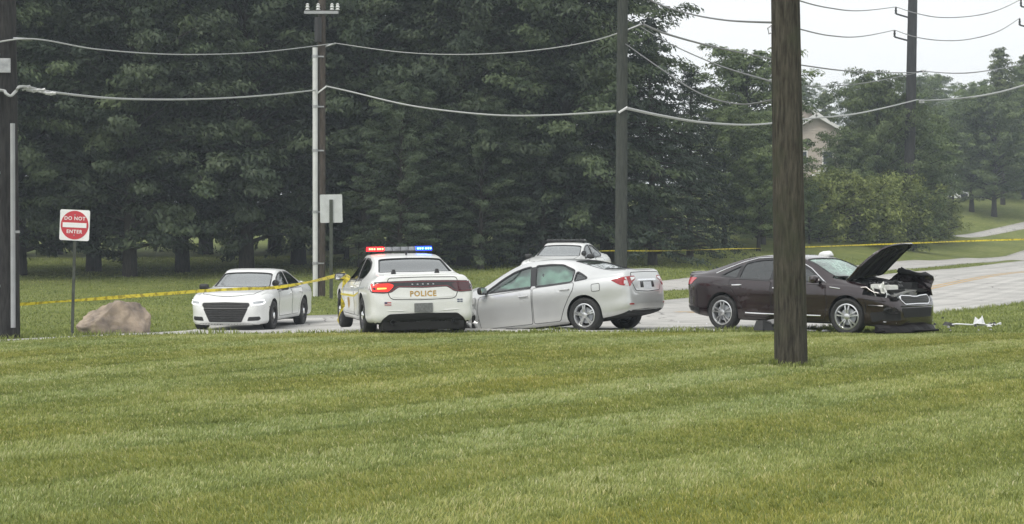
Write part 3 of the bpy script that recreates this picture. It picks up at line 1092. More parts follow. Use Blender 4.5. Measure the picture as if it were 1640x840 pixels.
            for k in range(nsp):
                a0 = 2 * math.pi * k / nsp + .3
                for da in ((-.11, .11) if style == 'five' else (-.19, .19)):
                    rot = Matrix.Rotation(-(a0 + da * (1 if style == 'five' else 1)), 3, 'Y')
                    in_, out_ = (.04, rr - .015)
                    wi, wo = (.040, .034) if style == 'five' else (.026, .034)
                    vs = []
                    for rad, ww, yy in ((in_, wi, wd - .022), (rr * .55, (wi + wo) / 2, wd - .018), (out_, wo, wd - .026)):
                        for hh_ in (-.03, 0):
                            for sgn in (-1, 1):
                                vs.append(rot @ Vector((rad, yy + hh_, sgn * ww / 2 * (1.0 if hh_ else .75))))
                    mb = MB().add(vs, [(2, 3, 7, 6), (6, 7, 11, 10), (0, 2, 6, 4), (4, 6, 10, 8), (1, 5, 7, 3), (5, 9, 11, 7), (0, 4, 5, 1), (4, 8, 9, 5)])
                    mb.build('spoke', mat, rim)
            MB().lathe([(.058, wd - .05), (.056, wd - .014), (.03, wd - .006), (.0001, wd - .006)], 20, 'y').build('hub_cap', mat, e, True)
        return e

    def mirrors(s, x, z, mat, out=.14):
        for sg, ax in ((1, 'left'), (-1, 'right')):
            b = s.cast(ax, x, z, 0)
            c = b + Vector((-.02, sg * (out + .03), .05))
            bm = bmesh.new()
            bmesh.ops.create_uvsphere(bm, u_segments=14, v_segments=10, radius=1)
            for v in bm.verts:
                p = v.co
                q = Vector((math.copysign(abs(p.x) ** .7, p.x) * (.075 if p.x > 0 else .04), math.copysign(abs(p.y) ** .6, p.y) * out * .82, math.copysign(abs(p.z) ** .65, p.z) * .075))
                v.co = c + q
            for f in bm.faces: f.smooth = True
            me = bpy.data.meshes.new('mirror'); bm.to_mesh(me); bm.free()
            m = link_mesh('mirror', me, mat, s.root)
            MB().tube([b + Vector((0, 0, -.005)), b + Vector((0, sg * .09, .03))], [.03, .022], 8).build('mirror_stalk', M['black_plastic'], m, True)
            MB().box(c + Vector((-.042, 0, 0)), (.006, out * 1.4, .10)).build('mirror_glass', M['chrome'], m)

    def cabin(s):
        sp = s.sp
        for x, z in ((.02, .30), (-.88, .34)):
            for y in (.37, -.37):
                mb = MB()
                mb.box((x + .1, y, z + .17), (.5, .5, .16))
                rot = Matrix.Rotation(math.radians(-18), 3, 'Y')
                mb.box((x - .24, y, z + .48), (.14, .48, .58), rot)
                mb.box((x - .34, y, z + .86), (.09, .26, .17), rot)
                mb.build('seat', M['seat_cloth'], s.root, True, .03)
        MB().box((sp['cabin'][1] - .32, 0, .83), (.42, 1.36, .22)).build('dashboard', M['interior'], s.root, True, .05)
        mb = MB()
        ctr = Vector((sp['cabin'][1] - .62, .37, .88))
        tl = Matrix.Rotation(math.radians(65), 3, 'Y')
        pts = [ctr + tl @ Vector((math.cos(k * math.pi / 10) * .18, math.sin(k * math.pi / 10) * .18, 0)) for k in range(21)]
        mb.tube(pts, .016, 6, False)
        mb.build('steering_wheel', M['black_plastic'], s.root, True)
        p = s.cast('top', s.sp['windshield'][0][0] - .62, 0, -.09)
        MB().box(p, (.03, .22, .07)).build('inside_mirror', M['black_plastic'], s.root, False, .01)


# ---------------- the large white saloon (three of them)
CH = dict(x0=-2.58, x1=2.44, axles=(1.525, -1.525), wheel_r=.362, arch=.405, track=.835, rim_r=.232, flank=.012,
    zt=[(-2.58, .74), (-2.57, .90), (-2.55, 1.02), (-2.52, 1.085), (-2.42, 1.105), (-2.05, 1.12), (-1.85, 1.16), (-1.2, 1.385), (-.7, 1.462), (-.2, 1.48), (.1, 1.455), (.4, 1.36), (1.0, 1.07), (1.12, 1.035), (1.4, 1.01), (1.9, .955), (2.22, .89), (2.36, .81), (2.42, .70), (2.44, .60)],
    zs=[(-2.58, .66), (-2.55, .88), (-2.5, .97), (-2.3, 1.0), (-1.5, 1.01), (0, .965), (1.0, .945), (1.6, .915), (2.1, .86), (2.33, .745), (2.44, .53)],
    zb=[(-2.58, .34), (-2.55, .27), (-2.48, .23), (-2.2, .21), (-1.5, .20), (0, .20), (1.5, .18), (2.2, .15), (2.38, .16), (2.44, .22)],
    w=[(-2.58, .78), (-2.57, .84), (-2.53, .90), (-2.44, .94), (-2.2, .962), (-1.5, .970), (-.5, .935), (.5, .935), (1.5, .952), (1.95, .935), (2.2, .88), (2.35, .78), (2.42, .66), (2.44, .56)],
    we=[(-2.58, .64), (-2.45, .78), (-2.0, .78), (-1.8, .745), (-1.2, .645), (-.3, .64), (.3, .635), (1.0, .75), (1.2, .79), (2.2, .72), (2.44, .40)],
    ed=[(-2.58, .02), (-2.2, .035), (-1.2, .05), (0, .05), (.5, .05), (1.0, .05), (1.2, .04), (2.2, .05), (2.44, .03)],
    cabin=(-1.95, 1.08), shelf=-1.0,
    side_windows=[[(.80, .985), (.40, 1.235), (.14, 1.345), (-.08, 1.385), (-.30, 1.395), (-.32, .995)], [(-.40, .997), (-.38, 1.395), (-.75, 1.38), (-1.08, 1.315), (-1.36, 1.19), (-1.42, 1.10), (-1.22, 1.03)]],
    windshield=[(1.02, .70), (1.07, .35), (1.08, 0), (1.07, -.35), (1.02, -.70), (.36, -.60), (.33, 0), (.36, .60)], windshield_z=.985,
    backlight=[(-1.18, .565), (-1.15, 0), (-1.18, -.585), (-1.87, -.675), (-1.91, 0), (-1.87, .675)], backlight_z=1.0,
    doors=[[(.94, .925), (1.00, .62), (.97, .33), (-.33, .33), (-.36, .975)], [(-.385, .975), (-.36, .33), (-.93, .33), (-1.05, .56), (-1.18, .76), (-1.34, .90), (-1.36, .995)]],
    handles=[(-.18, .855), (-1.12, .885)])
car = Car(CH, 'police_car', M['white_paint'])
car.cut_body()
car.glaze(M['glass_side'], M['glass_clear'], M['glass_dark'], M['black_plastic'])
car.doors(M['white_paint'])
car.cabin()
car.mirrors(.82, .985, M['black_plastic'], .15)
for ax in CH['axles']:
    for sg in (1, -1):
        car.wheel(ax, sg, 'steel')
# front end
gr = car.patch('grille', [(-.56, .695), (0, .71), (.56, .695), (.58, .63), (.53, .575), (.535, .545), (.39, .235), (-.39, .235), (-.535, .545), (-.53, .575), (-.58, .63)], 'front', M['black_plastic'], .006, r=.03)
for zz in np.arange(.28, .69, .055):
    if abs(zz - .545) < .03: continue
    hw_ = .53 if zz > .58 else .37 + (zz - .25) * .45
    car.bar('grille_bar', 'front', [(-hw_, zz), (-hw_ / 2, zz), (0, zz), (hw_ / 2, zz), (hw_, zz)], .006, M['black_plastic'], .010, gr)
car.bar('grille_crossbar', 'front', [(-.52, .555), (-.3, .55), (0, .55), (.3, .55), (.52, .555)], .016, M['steel_black'], .012, gr)
for sg in (1, -1):
    hl = car.patch('headlight', [(sg * .60, .715), (sg * .80, .745), (sg * .895, .755), (sg * .915, .69), (sg * .87, .635), (sg * .60, .60)], 'front', M['lamp_clear'], .006, r=.03)
    car.bar('running_light', 'front', [(sg * .64, .735), (sg * .76, .75), (sg * .875, .755), (sg * .895, .71), (sg * .86, .665), (sg * .75, .65), (sg * .64, .645)], .016, M['drl'], .012, hl)
    car.patch('headlamp_housing', [(sg * .66, .72), (sg * .86, .735), (sg * .855, .68), (sg * .66, .665)], 'front', M['pale_grey'], .009, hl, r=.015)
    car.patch('fog_lamp_recess', [(sg * .56, .36), (sg * .80, .37), (sg * .82, .31), (sg * .78, .275), (sg * .53, .265)], 'front', M['black_plastic'], .006, r=.02)
    car.patch('side_marker', [(1.86, .60), (1.93, .60), (1.93, .575), (1.86, .575)], 'left' if sg > 0 else 'right', M['gloss_black'], .006)
car.patch('front_splitter', [(-.66, .195), (0, .19), (.66, .195), (.66, .13), (-.66, .13)], 'front', M['black_plastic'], .006, r=.02)
hp = [(1.10, .70), (1.16, 0), (1.10, -.70), (1.7, -.70), (2.18, -.62), (2.30, -.30), (2.33, 0), (2.30, .30), (2.18, .62), (1.7, .70)]
hd = car.patch('bonnet', hp, 'top', M['white_paint'], .004, r=.05, grid=.12)
car.ring('bonnet_gap', hp, .012, 'top', M['underbody'], .0048, hd, r=.05)
# rear end
band = [(.93, .985), (.5, 1.0), (0, 1.008), (-.5, 1.0), (-.93, .985), (-.965, .90), (-.94, .80), (-.70, .785), (-.57, .80), (-.44, .888), (0, .873), (.44, .888), (.57, .80), (.70, .785), (.94, .80), (.965, .90)]
tb = car.patch('tail_lamp_band', band, 'rear', M['gloss_black'], .006, r=.03, grid=.05)
car.ring('tail_lamp_ring', offset_poly(resample(rounded(band, .03), .04), -.018), .016, 'rear', M['lamp_maroon'], .008, tb)
for k in range(5):
    car.patch('lamp_emblem', [(-.19 + k * .095 - .016, .93), (-.19 + k * .095 + .016, .93), (-.19 + k * .095 + .012, .948), (-.19 + k * .095 - .012, .948)], 'rear', M['pale_grey'], .010, tb)
lid = [(.62, 1.055), (0, 1.065), (-.62, 1.055), (-.66, .88), (-.60, .705), (-.54, .675), (0, .66), (.54, .675), (.60, .705), (.66, .88)]
car.ring('trunk_lid_gap', lid, .012, 'rear', M['underbody'], .003, r=.05)
car.patch('trunk_lid', [(.56, .79), (.43, .868), (0, .853), (-.43, .868), (-.56, .79), (-.57, .715), (0, .68), (.57, .715)], 'rear', M['white_paint'], .005, r=.05)
lip = car.bar('deck_spoiler', 'top', [(-2.45, .68), (-2.475, .35), (-2.48, 0), (-2.475, -.35), (-2.45, -.68)], [.012, .024, .026, .024, .012], M['white_paint'], .006, n=8)
pr = car.patch('plate_recess', [(.28, .62), (-.28, .62), (-.38, .48), (-.30, .44), (.30, .44), (.38, .48)], 'rear', M['white_paint'], .003, r=.04)
lp = car.patch('license_plate', [(.165, .60), (-.165, .60), (-.165, .435), (.165, .435)], 'rear', M['plate'], .022, r=.01, depth=.02)
car.patch('rear_valance', [(.62, .415), (0, .425), (-.62, .415), (-.74, .32), (-.80, .205), (.80, .205), (.74, .32)], 'rear', M['underbody'], .012, r=.04)
for sg in (1, -1):
    MB().lathe([(.036, -2.60), (.045, -2.60), (.045, -2.3), (.036, -2.3)], 16, 'x', (0, sg * .55, .27), True).build('exhaust_pipe', M['steel_black'], car.root, True)
bd = MB().box((-2.36, 0, .20), (.40, 1.5, .16)).build('rear_silencer', M['underbody'], car.root, False, .03)
car.bar('bumper_crease', 'rear', [(.86, .50), (.6, .475), (.36, .465)], .008, M['white_paint'], .002)
car.bar('bumper_crease', 'rear', [(-.86, .50), (-.6, .475), (-.36, .465)], .008, M['white_paint'], .002)
police = car
base_children = list(car.root.children)


def light_bar(root, lit):
    lb = MB().box((-.12, 0, 1.515), (.30, 1.30, .03)).build('light_bar', M['black_plastic'], root, True, .012)
    for sg in (1, -1):
        MB().box((-.12, sg * .56, 1.485), (.10, .05, .05)).build('light_bar_foot', M['black_plastic'], lb)
    if not lit:
        for k in range(8):
            MB().box((-.12, -.546 + k * .156, 1.552), (.27, .145, .045), None, .93).build('light_module', M['gloss_black'] if k % 2 else M['black_plastic'], lb, True, .008)
        return
    for k in range(8):
        y = -.546 + k * .156
        if k in (6, 7, 5):
            m, core = M['beacon_red'], M['beacon_red_core']
        elif k in (0, 1, 2):
            m, core = M['beacon_blue'], M['beacon_blue_core']
        else:
            m, core = M['bar_clear'], None
        if k in (5, 2): m, core = M['bar_clear'], None
        o = MB().box((-.12, y, 1.567), (.27, .15, .076), None, .93).build('light_module', m, lb, True, .008)
        if core:
            for j in (-1, 0, 1):
                MB().box((-.262, y + j * .046, 1.567), (.012, .026, .028)).build('lamp_cell', core, o, False, .004)


def spotlight(root):
    c = Vector((.80, .80, 1.13))
    m = MB().lathe([(.0001, -.085), (.045, -.07), (.075, -.03), (.085, .02), (.082, .055), (.0001, .06)], 18, 'x', c).build('spotlight', M['black_plastic'], root, True)
    MB().lathe([(.072, .062), (.0001, .066)], 18, 'x', c).build('spotlight_lens', M['gloss_black'], m, True)
    MB().tube([c + Vector((0, 0, -.07)), c + Vector((-.05, -.05, -.16))], .014, 6).build('spotlight_arm', M['black_plastic'], m, True)


def place_car(root, x, y, rz, dz=0.0, pitch=0.0, roll=0.0):
    root.rotation_euler = (roll, pitch, rz)
    root.location = (x, y, gz1(x, y) + .035 + dz)


# second and third white car are copies of the plain car
white_car = copy_tree(car.root); white_car.name = 'white_car'
far_car = copy_tree(car.root); far_car.name = 'police_car'
hill_car = copy_tree(car.root); hill_car.name = 'parked_car'

# marked police car, seen from behind
car.text('lettering', 'POLICE', 'rear', .0, .765, .135, M['gold'], .0095, space=1.12, mirror=-1, bold=.004)
ll = car.patch('brake_lamp', [(.92, .955), (.60, .962), (.52, .93), (.56, .87), (.63, .815), (.91, .822)], 'rear', M['lamp_lit'], .009, r=.03)
car.patch('lamp_filament', [(.82, .885), (.66, .885), (.66, .865), (.82, .86)], 'rear', M['lamp_core'], .012, ll)
car.patch('tail_lamp', [(-.92, .955), (-.60, .962), (-.52, .93), (-.56, .87), (-.63, .815), (-.91, .822)], 'rear', M['lamp_dark'], .009, r=.03)
fl = car.patch('flag_decal', [(.70, .635), (.58, .63), (.58, .565), (.70, .57)], 'rear', M['flag_red'], .004)
car.patch('flag_canton', [(.70, .634), (.65, .632), (.65, .602), (.70, .604)], 'rear', M['navy'], .006, fl)
for k in range(2):
    car.patch('flag_stripe', [(.65 if k == 0 else .70, .615 - k * .025), (.58, .613 - k * .025), (.58, .603 - k * .025), (.65 if k == 0 else .70, .605 - k * .025)], 'rear', M['white_paint'], .006, fl)
for k in range(4):
    car.patch('emblem', [(-.62 - (k % 2) * .055, .66 - (k // 2) * .035), (-.665 - (k % 2) * .055, .66 - (k // 2) * .035), (-.665 - (k % 2) * .055, .64 - (k // 2) * .035), (-.62 - (k % 2) * .055, .64 - (k // 2) * .035)], 'rear', M['navy'], .005)
for y in (.44, -.36):
    MB().box((-2.05, y, 1.155), (.10, .09, .09), None, .55).build('deck_light', M['black_plastic'], car.root, False, .01)
MB().tube([(-.9, .0, 1.45), (-.9, 0, 1.53)], [.02, .012], 8).build('antenna', M['black_plastic'], car.root, True)
for ax in ('left', 'right'):
    car.patch('side_stripe', [(1.35, .80), (-.4, .83), (-1.0, .86), (-1.9, .90), (-1.9, .875), (-1.0, .82), (-.4, .78), (1.35, .76)], ax, M['pale_grey'], .0075, r=.01)
    car.patch('side_stripe', [(1.30, .70), (-.4, .71), (-1.1, .78), (-1.1, .755), (-.4, .67), (1.30, .655)], ax, M['yellow_film'], .0075, r=.01)
    car.patch('door_shield', [(.50, .64), (.24, .64), (.24, .50), (.37, .42), (.50, .50)], ax, M['gold'], .0085, r=.05)
light_bar(car.root, True)
tag(car.root, 'white marked police car seen from behind with red and blue lights flashing', 'police car')
place_car(car.root, -2.18, 32.65, math.radians(103.5), 0.0, 0.0, math.radians(-1.0))

spotlight(white_car)
tag(white_car, 'white saloon car facing the camera behind the yellow tape near the boulder', 'car')
place_car(white_car, -6.52, 42.4, math.radians(-96.5))
light_bar(far_car, False)
spotlight(far_car)
tag(far_car, 'distant white police car with dark roof light bar behind the silver sedan', 'police car')
place_car(far_car, 1.72, 54.0, math.radians(-106))
tag(hill_car, 'pale car parked up on the hillside, half hidden behind the shrubs', 'car')

# ---------------- silver sedan, its crushed nose against the police car
def crumple(x, y, z):
    t = max(0.0, (x - 1.15) / 1.25)
    if t > 0:
        k = t * t
        x = x - .55 * k - .10 * k * math.sin(7 * y + 2.0)
        z = z + k * (.13 * math.sin(5.2 * y + 1.1) + .10 * math.sin(9.1 * x + 3 * y)) * (1 if z > .5 else .3)
        y = y + k * (.07 * math.sin(8 * z + 1) + .06 * math.sin(11 * x))
    return (x, y, z)


CM = dict(x0=-2.43, x1=2.36, axles=(1.388, -1.388), wheel_r=.333, arch=.375, track=.80, rim_r=.222, deform=crumple, flank=.006,
    zt=[(-2.43, .72), (-2.42, .88), (-2.395, 1.02), (-2.36, 1.085), (-2.28, 1.115), (-2.0, 1.13), (-1.78, 1.17), (-1.15, 1.385), (-.7, 1.455), (-.3, 1.47), (.0, 1.455), (.35, 1.37), (1.05, 1.06), (1.2, 1.015), (1.6, .95), (2.0, .86), (2.22, .76), (2.33, .64), (2.36, .54)],
    zs=[(-2.43, .64), (-2.39, .88), (-2.33, .97), (-2.1, 1.01), (-1.4, 1.00), (0, .955), (1.0, .925), (1.6, .87), (2.0, .78), (2.25, .66), (2.36, .48)],
    zb=[(-2.43, .44), (-2.39, .36), (-2.3, .30), (-2.0, .24), (-1.4, .20), (0, .18), (1.4, .18), (2.1, .19), (2.3, .23), (2.36, .30)],
    w=[(-2.43, .60), (-2.42, .68), (-2.37, .77), (-2.26, .83), (-2.0, .88), (-1.4, .91), (-.4, .895), (.5, .895), (1.4, .91), (1.85, .885), (2.1, .82), (2.27, .70), (2.34, .57), (2.36, .48)],
    we=[(-2.43, .50), (-2.3, .67), (-1.95, .70), (-1.75, .675), (-1.15, .575), (-.3, .59), (.3, .60), (1.0, .70), (1.2, .74), (2.1, .66), (2.36, .35)],
    ed=[(-2.43, .02), (-2.1, .035), (-1.15, .05), (0, .05), (1.0, .045), (1.2, .04), (2.36, .03)],
    cabin=(-1.86, 1.1), shelf=-.95,
    side_windows=[[(.86, .965), (.46, 1.205), (.20, 1.315), (-.02, 1.365), (-.20, 1.385), (-.24, .975)], [(-.33, .978), (-.30, 1.388), (-.62, 1.38), (-.90, 1.345), (-1.18, 1.205), (-1.16, .995)], [(-1.205, 1.0), (-1.225, 1.185), (-1.36, 1.115), (-1.50, 1.025)]],
    pillars=[[(-.225, 1.0), (-.205, 1.37), (-.305, 1.372), (-.345, 1.0)]],
    windshield=[(1.06, .66), (1.11, .33), (1.12, 0), (1.11, -.33), (1.06, -.66), (.32, -.565), (.29, 0), (.32, .565)], windshield_z=.97,
    backlight=[(-1.12, .52), (-1.09, 0), (-1.12, -.52), (-1.79, -.60), (-1.83, 0), (-1.79, .60)], backlight_z=1.0,
    doors=[[(.93, .905), (.98, .60), (.93, .27), (-.24, .27), (-.27, .955)], [(-.295, .957), (-.27, .27), (-.86, .27), (-.97, .52), (-1.09, .70), (-1.20, .85), (-1.22, .975)]],
    handles=[(-.10, .82), (-1.02, .86)])
def rear_x(x): return x if x > -1.8 else -1.8 + (x + 1.8) * .84      # short tail
for k_ in ('zt', 'zs', 'zb', 'w', 'we', 'ed'):
    CM[k_] = [(rear_x(x), v) for x, v in CM[k_]]
CM['zt'] = [(x, v + .03 * math.exp(-((x + .35) / .8) ** 2)) for x, v in CM['zt']]
CM['x0'] = rear_x(CM['x0'])
camry = Car(CM, 'silver_sedan', M['silver_paint'])
camry.cut_body()
camry.glaze(M['glass_green'], M['glass_craze'], M['glass_clear'], M['gloss_black'])
camry.doors(M['silver_paint'])
camry.cabin()
camry.mirrors(.80, .965, M['black_plastic'], .14)
camry.wheel(-1.388, 1, 'five'); camry.wheel(-1.388, -1, 'five')
fw = [camry.wheel(1.30, 1, 'steel', turn=.25, loc_y=.74, tilt=.10), camry.wheel(1.30, -1, 'five', turn=.3)]
for w_ in fw: w_.location.z += .26
for sg, ax in ((1, 'left'), (-1, 'right')):     # blown side curtain airbags hanging behind the glass
    V, F = [], []
    nx_, nz_ = 34, 9
    for i in range(nx_ + 1):
        x = .62 - 1.75 * i / nx_
        top = min(camry.fn['zt'](x) - .13, 1.36)
        for j in range(nz_ + 1):
            z = top - (top - 1.01) * j / nz_
            y = .60 + .10 * (1 - (j / nz_)) * -.6 + .05 * math.sin(i * .9) * math.sin(j / nz_ * math.pi) + .05 * (j / nz_) + .02 * math.sin(i * .33 + j)
            V.append((x, sg * (y - .04), z))
    for i in range(nx_):
        for j in range(nz_):
            a = i * (nz_ + 1) + j
            F.append((a, a + 1, a + nz_ + 2, a + nz_ + 1))
    mb = MB(); mb.v = V; mb.f = F
    mb.build('curtain_airbag', M['airbag'], camry.root, True)
for sg in (1, -1):
    tl_ = camry.patch('tail_lamp', [(sg * .715, .975), (sg * .62, .985), (sg * .47, .985), (sg * .45, .93), (sg * .60, .86), (sg * .68, .79), (sg * .715, .79)], 'rear', M['lamp_red'], .008, r=.03)
    camry.patch('reversing_lamp', [(sg * .63, .962), (sg * .48, .965), (sg * .475, .935), (sg * .62, .895)], 'rear', M['lamp_clear'], .011, tl_, r=.01)
    camry.patch('lamp_wing', [(-2.0, .94), (-2.295, .985), (-2.305, .79), (-2.17, .83)], 'left' if sg > 0 else 'right', M['lamp_red'], .007, tl_, r=.03)
    camry.patch('rear_reflector', [(sg * .74, .47), (sg * .62, .465), (sg * .62, .44), (sg * .74, .445)], 'rear', M['lamp_red'], .005)
lid = [(.58, 1.05), (0, 1.06), (-.58, 1.05), (-.60, .86), (-.50, .70), (0, .68), (.50, .70), (.60, .86)]
camry.patch('trunk_lid', lid, 'rear', M['silver_paint'], .004, r=.05)
camry.ring('trunk_lid_gap', lid, .012, 'rear', M['underbody'], .005, r=.05)
camry.patch('trim_bar', [(.36, .92), (-.36, .92), (-.38, .885), (.38, .885)], 'rear', M['chrome'], .012, r=.01)
camry.patch('plate_recess', [(.28, .88), (-.28, .88), (-.30, .72), (.30, .72)], 'rear', M['gloss_black'], .006, r=.03)
camry.patch('license_plate', [(.16, .865), (-.16, .865), (-.16, .725), (.16, .725)], 'rear', M['plate_white'], .014, r=.01)
camry.patch('rear_valance', [(.62, .345), (0, .36), (-.62, .345), (-.66, .25), (.66, .25)], 'rear', M['black_plastic'], .006, r=.03)
camry.bar('deck_spoiler', 'top', [(-2.215, .60), (-2.245, .3), (-2.25, 0), (-2.245, -.3), (-2.215, -.60)], [.008, .014, .015, .014, .008], M['silver_paint'], .004, n=8)
fc = [(-1.60, .90), (-1.60, .76), (-1.77, .765), (-1.77, .905)]
fd = camry.patch('fuel_door', fc, 'left', M['silver_paint'], .004, r=.03)
camry.ring('fuel_door_gap', fc, .010, 'left', M['underbody'], .005, fd, r=.03)
camry.patch('sill_trim', [(1.0, .255), (-1.0, .255), (-1.0, .20), (1.0, .20)], 'left', M['silver_paint'], .012, r=.02)
# buckled front wing and bonnet sheets torn up by the crash
def torn_sheet(name, pts, mat, parent, thick=.012, amp=.04, seed=1, div=5):
    """crumpled metal sheet between 4 corner points"""
    rr_ = random.Random(seed)
    a, b, c, d = (Vector(p) for p in pts)
    nrm = (b - a).cross(d - a).normalized()
    V, F = [], []
    for i in range(div + 1):
        for j in range(div + 1):
            u_, v_ = i / div, j / div
            p = a.lerp(b, u_).lerp(d.lerp(c, u_), v_)
            V.append(p + nrm * rr_.uniform(-amp, amp))
    n0 = len(V)
    V += [p - nrm * thick for p in V]
    for i in range(div):
        for j in range(div):
            k = i * (div + 1) + j
            q = (k, k + div + 1, k + div + 2, k + 1)
            F += [q, tuple(n0 + x for x in reversed(q))]
    ed = [j for j in range(div)]
    def side(i0, i1): F.append((i0, i1, n0 + i1, n0 + i0))
    for j in range(div):
        side(j + 1, j); side(div * (div + 1) + j, div * (div + 1) + j + 1)
        side(j * (div + 1), (j + 1) * (div + 1)); side((j + 1) * (div + 1) + div, j * (div + 1) + div)
    mb = MB(); mb.v = V; mb.f = F
    return mb.build(name, mat, parent)


torn_sheet('bonnet', [(.98, .66, .93), (.98, -.60, 1.0), (1.75, -.45, 1.12), (1.62, .58, 1.02)], M['silver_paint'], camry.root, .012, .05, 3)
torn_sheet('front_wing', [(1.0, .90, .91), (.99, .915, .28), (1.22, .86, .34), (1.60, .80, .84)], M['silver_paint'], camry.root, .012, .035, 5)
torn_sheet('wing_liner', [(.99, .86, .60), (1.0, .84, .16), (1.16, .93, .14), (1.10, .93, .55)], M['underbody'], camry.root, .02, .03, 6, 3)
tag(camry.root, 'silver sedan with deployed side airbags and its nose crushed against the police car', 'car')
place_car(camry.root, 0.68, 33.35, math.radians(149), -.175, math.radians(6.6))

# ---------------- dark maroon sedan with its bonnet sprung open
bay = MB().box((1.63, 0, .98), (1.28, 1.46, .72)).mesh()
KI = dict(x0=-2.46, x1=2.33, axles=(1.398, -1.398), wheel_r=.335, arch=.378, track=.80, rim_r=.232, flank=.010,
    zt=[(-2.46, .78), (-2.45, .93), (-2.43, 1.03), (-2.39, 1.085), (-2.3, 1.10), (-2.0, 1.135), (-1.8, 1.18), (-1.1, 1.385), (-.6, 1.45), (-.2, 1.455), (.1, 1.435), (.45, 1.345), (1.05, 1.07), (1.2, 1.025), (1.6, .965), (2.0, .875), (2.2, .78), (2.3, .66), (2.33, .56)],
    zs=[(-2.46, .70), (-2.42, .90), (-2.36, .985), (-2.1, 1.03), (-1.4, 1.01), (0, .955), (1.0, .915), (1.6, .875), (2.0, .79), (2.23, .66), (2.33, .50)],
    zb=[(-2.46, .50), (-2.42, .40), (-2.3, .32), (-2.0, .25), (-1.4, .20), (0, .18), (1.4, .18), (2.1, .15), (2.28, .16), (2.33, .23)],
    w=[(-2.46, .46), (-2.45, .55), (-2.40, .66), (-2.28, .77), (-2.0, .865), (-1.4, .915), (-.4, .90), (.5, .90), (1.4, .915), (1.85, .89), (2.1, .82), (2.25, .70), (2.31, .57), (2.33, .48)],
    we=[(-2.46, .50), (-2.33, .67), (-1.95, .69), (-1.75, .66), (-1.1, .565), (-.3, .585), (.3, .60), (1.0, .71), (1.2, .75), (2.1, .66), (2.33, .35)],
    ed=[(-2.46, .02), (-2.1, .035), (-1.1, .05), (0, .05), (1.0, .045), (1.2, .04), (2.33, .03)],
    cabin=(-1.9, 1.08), shelf=-.95,
    side_windows=[[(.84, .955), (.48, 1.185), (.22, 1.295), (-.02, 1.35), (-.20, 1.368), (-.23, .972)], [(-.32, .975), (-.30, 1.372), (-.62, 1.36), (-.92, 1.315), (-1.03, 1.28), (-1.05, 1.0)], [(-1.09, 1.005), (-1.075, 1.262), (-1.28, 1.165), (-1.50, 1.045)]],
    pillars=[[(-.215, 1.0), (-.205, 1.355), (-.305, 1.357), (-.335, 1.0)]],
    windshield=[(1.04, .67), (1.09, .33), (1.10, 0), (1.09, -.33), (1.04, -.67), (.34, -.565), (.31, 0), (.34, .565)], windshield_z=.965,
    backlight=[(-1.10, .51), (-1.07, 0), (-1.10, -.51), (-1.82, -.59), (-1.86, 0), (-1.82, .59)], backlight_z=1.0,
    doors=[[(.93, .895), (.98, .60), (.93, .27), (-.23, .27), (-.26, .955)], [(-.285, .957), (-.26, .27), (-.86, .27), (-.97, .52), (-1.09, .70), (-1.22, .87), (-1.24, .985)]],
    handles=[(-.10, .83), (-1.04, .87)], extra_cuts=[(bay, M['underbody']), (MB().box((2.06, -.72, .95), (.60, .84, .50), Matrix.Rotation(.12, 3, 'Y')).mesh(), M['underbody'])])
M['bumper_dark'] = mk('bumper_dark', (0.009, 0.008, 0.009), 0.6, spec=0.2)
kia = Car(KI, 'maroon_sedan', M['maroon_paint'])
kia.cut_body()
kia.glaze(M['glass_side'], M['glass_craze'], M['glass_dark'], M['gloss_black'])
kia.doors(M['chrome'])
kia.cabin()
kia.mirrors(.78, .955, M['maroon_paint'], .14)
kia.wheel(-1.398, 1, 'ten'); kia.wheel(-1.398, -1, 'ten')
kia.wheel(1.398, 1, 'ten', turn=.1); kia.wheel(1.398, -1, 'ten', turn=.12)
for sg, ax in ((1, 'left'), (-1, 'right')):
    rail = [(.92, .935), (.52, 1.20), (.24, 1.325), (-.05, 1.385), (-.4, 1.405), (-.75, 1.385), (-1.08, 1.31), (-1.4, 1.19), (-1.62, 1.09)]
    kia.bar('roof_moulding', ax, rail, .011, M['chrome'], .006)
    kia.bar('sill_moulding', ax, [(.86, .335), (.3, .335), (-.3, .335), (-.84, .345)], .014, M['chrome'], .010)
    kia.bar('wing_vent_trim', ax, [(1.04, .865), (1.16, .852), (1.27, .84)], .010, M['chrome'], .006)
    tl_ = kia.patch('tail_lamp', [(sg * .72, .99), (sg * .60, 1.01), (sg * .42, .98), (sg * .44, .90), (sg * .66, .845), (sg * .72, .85)], 'rear', M['lamp_red'], .008, r=.03)
    kia.patch('lamp_wing', [(-2.05, 1.0), (-2.38, 1.015), (-2.42, .87), (-2.22, .87)], ax, M['lamp_pink'], .008, tl_, r=.03)
    kia.patch('bumper_corner', [(-1.98, .42), (-2.44, .46), (-2.44, .27), (-2.0, .24)], ax, M['black_plastic'], .006, r=.04)
kia.patch('rear_valance', [(.70, .44), (0, .46), (-.70, .44), (-.72, .28), (.72, .28)], 'rear', M['black_plastic'], .006, r=.04)
kia.bar('deck_spoiler', 'top', [(-2.36, .60), (-2.40, .3), (-2.405, 0), (-2.40, -.3), (-2.36, -.60)], [.014, .03, .03, .03, .014], M['maroon_paint'], .014, n=8)
lid = [(.58, 1.05), (0, 1.06), (-.58, 1.05), (-.60, .86), (-.50, .66), (0, .64), (.50, .66), (.60, .86)]
kia.patch('trunk_lid', lid, 'rear', M['maroon_paint'], .004, r=.05)
kia.patch('license_plate', [(.16, .83), (-.16, .83), (-.16, .70), (.16, .70)], 'rear', M['plate_white'], .012, r=.01)
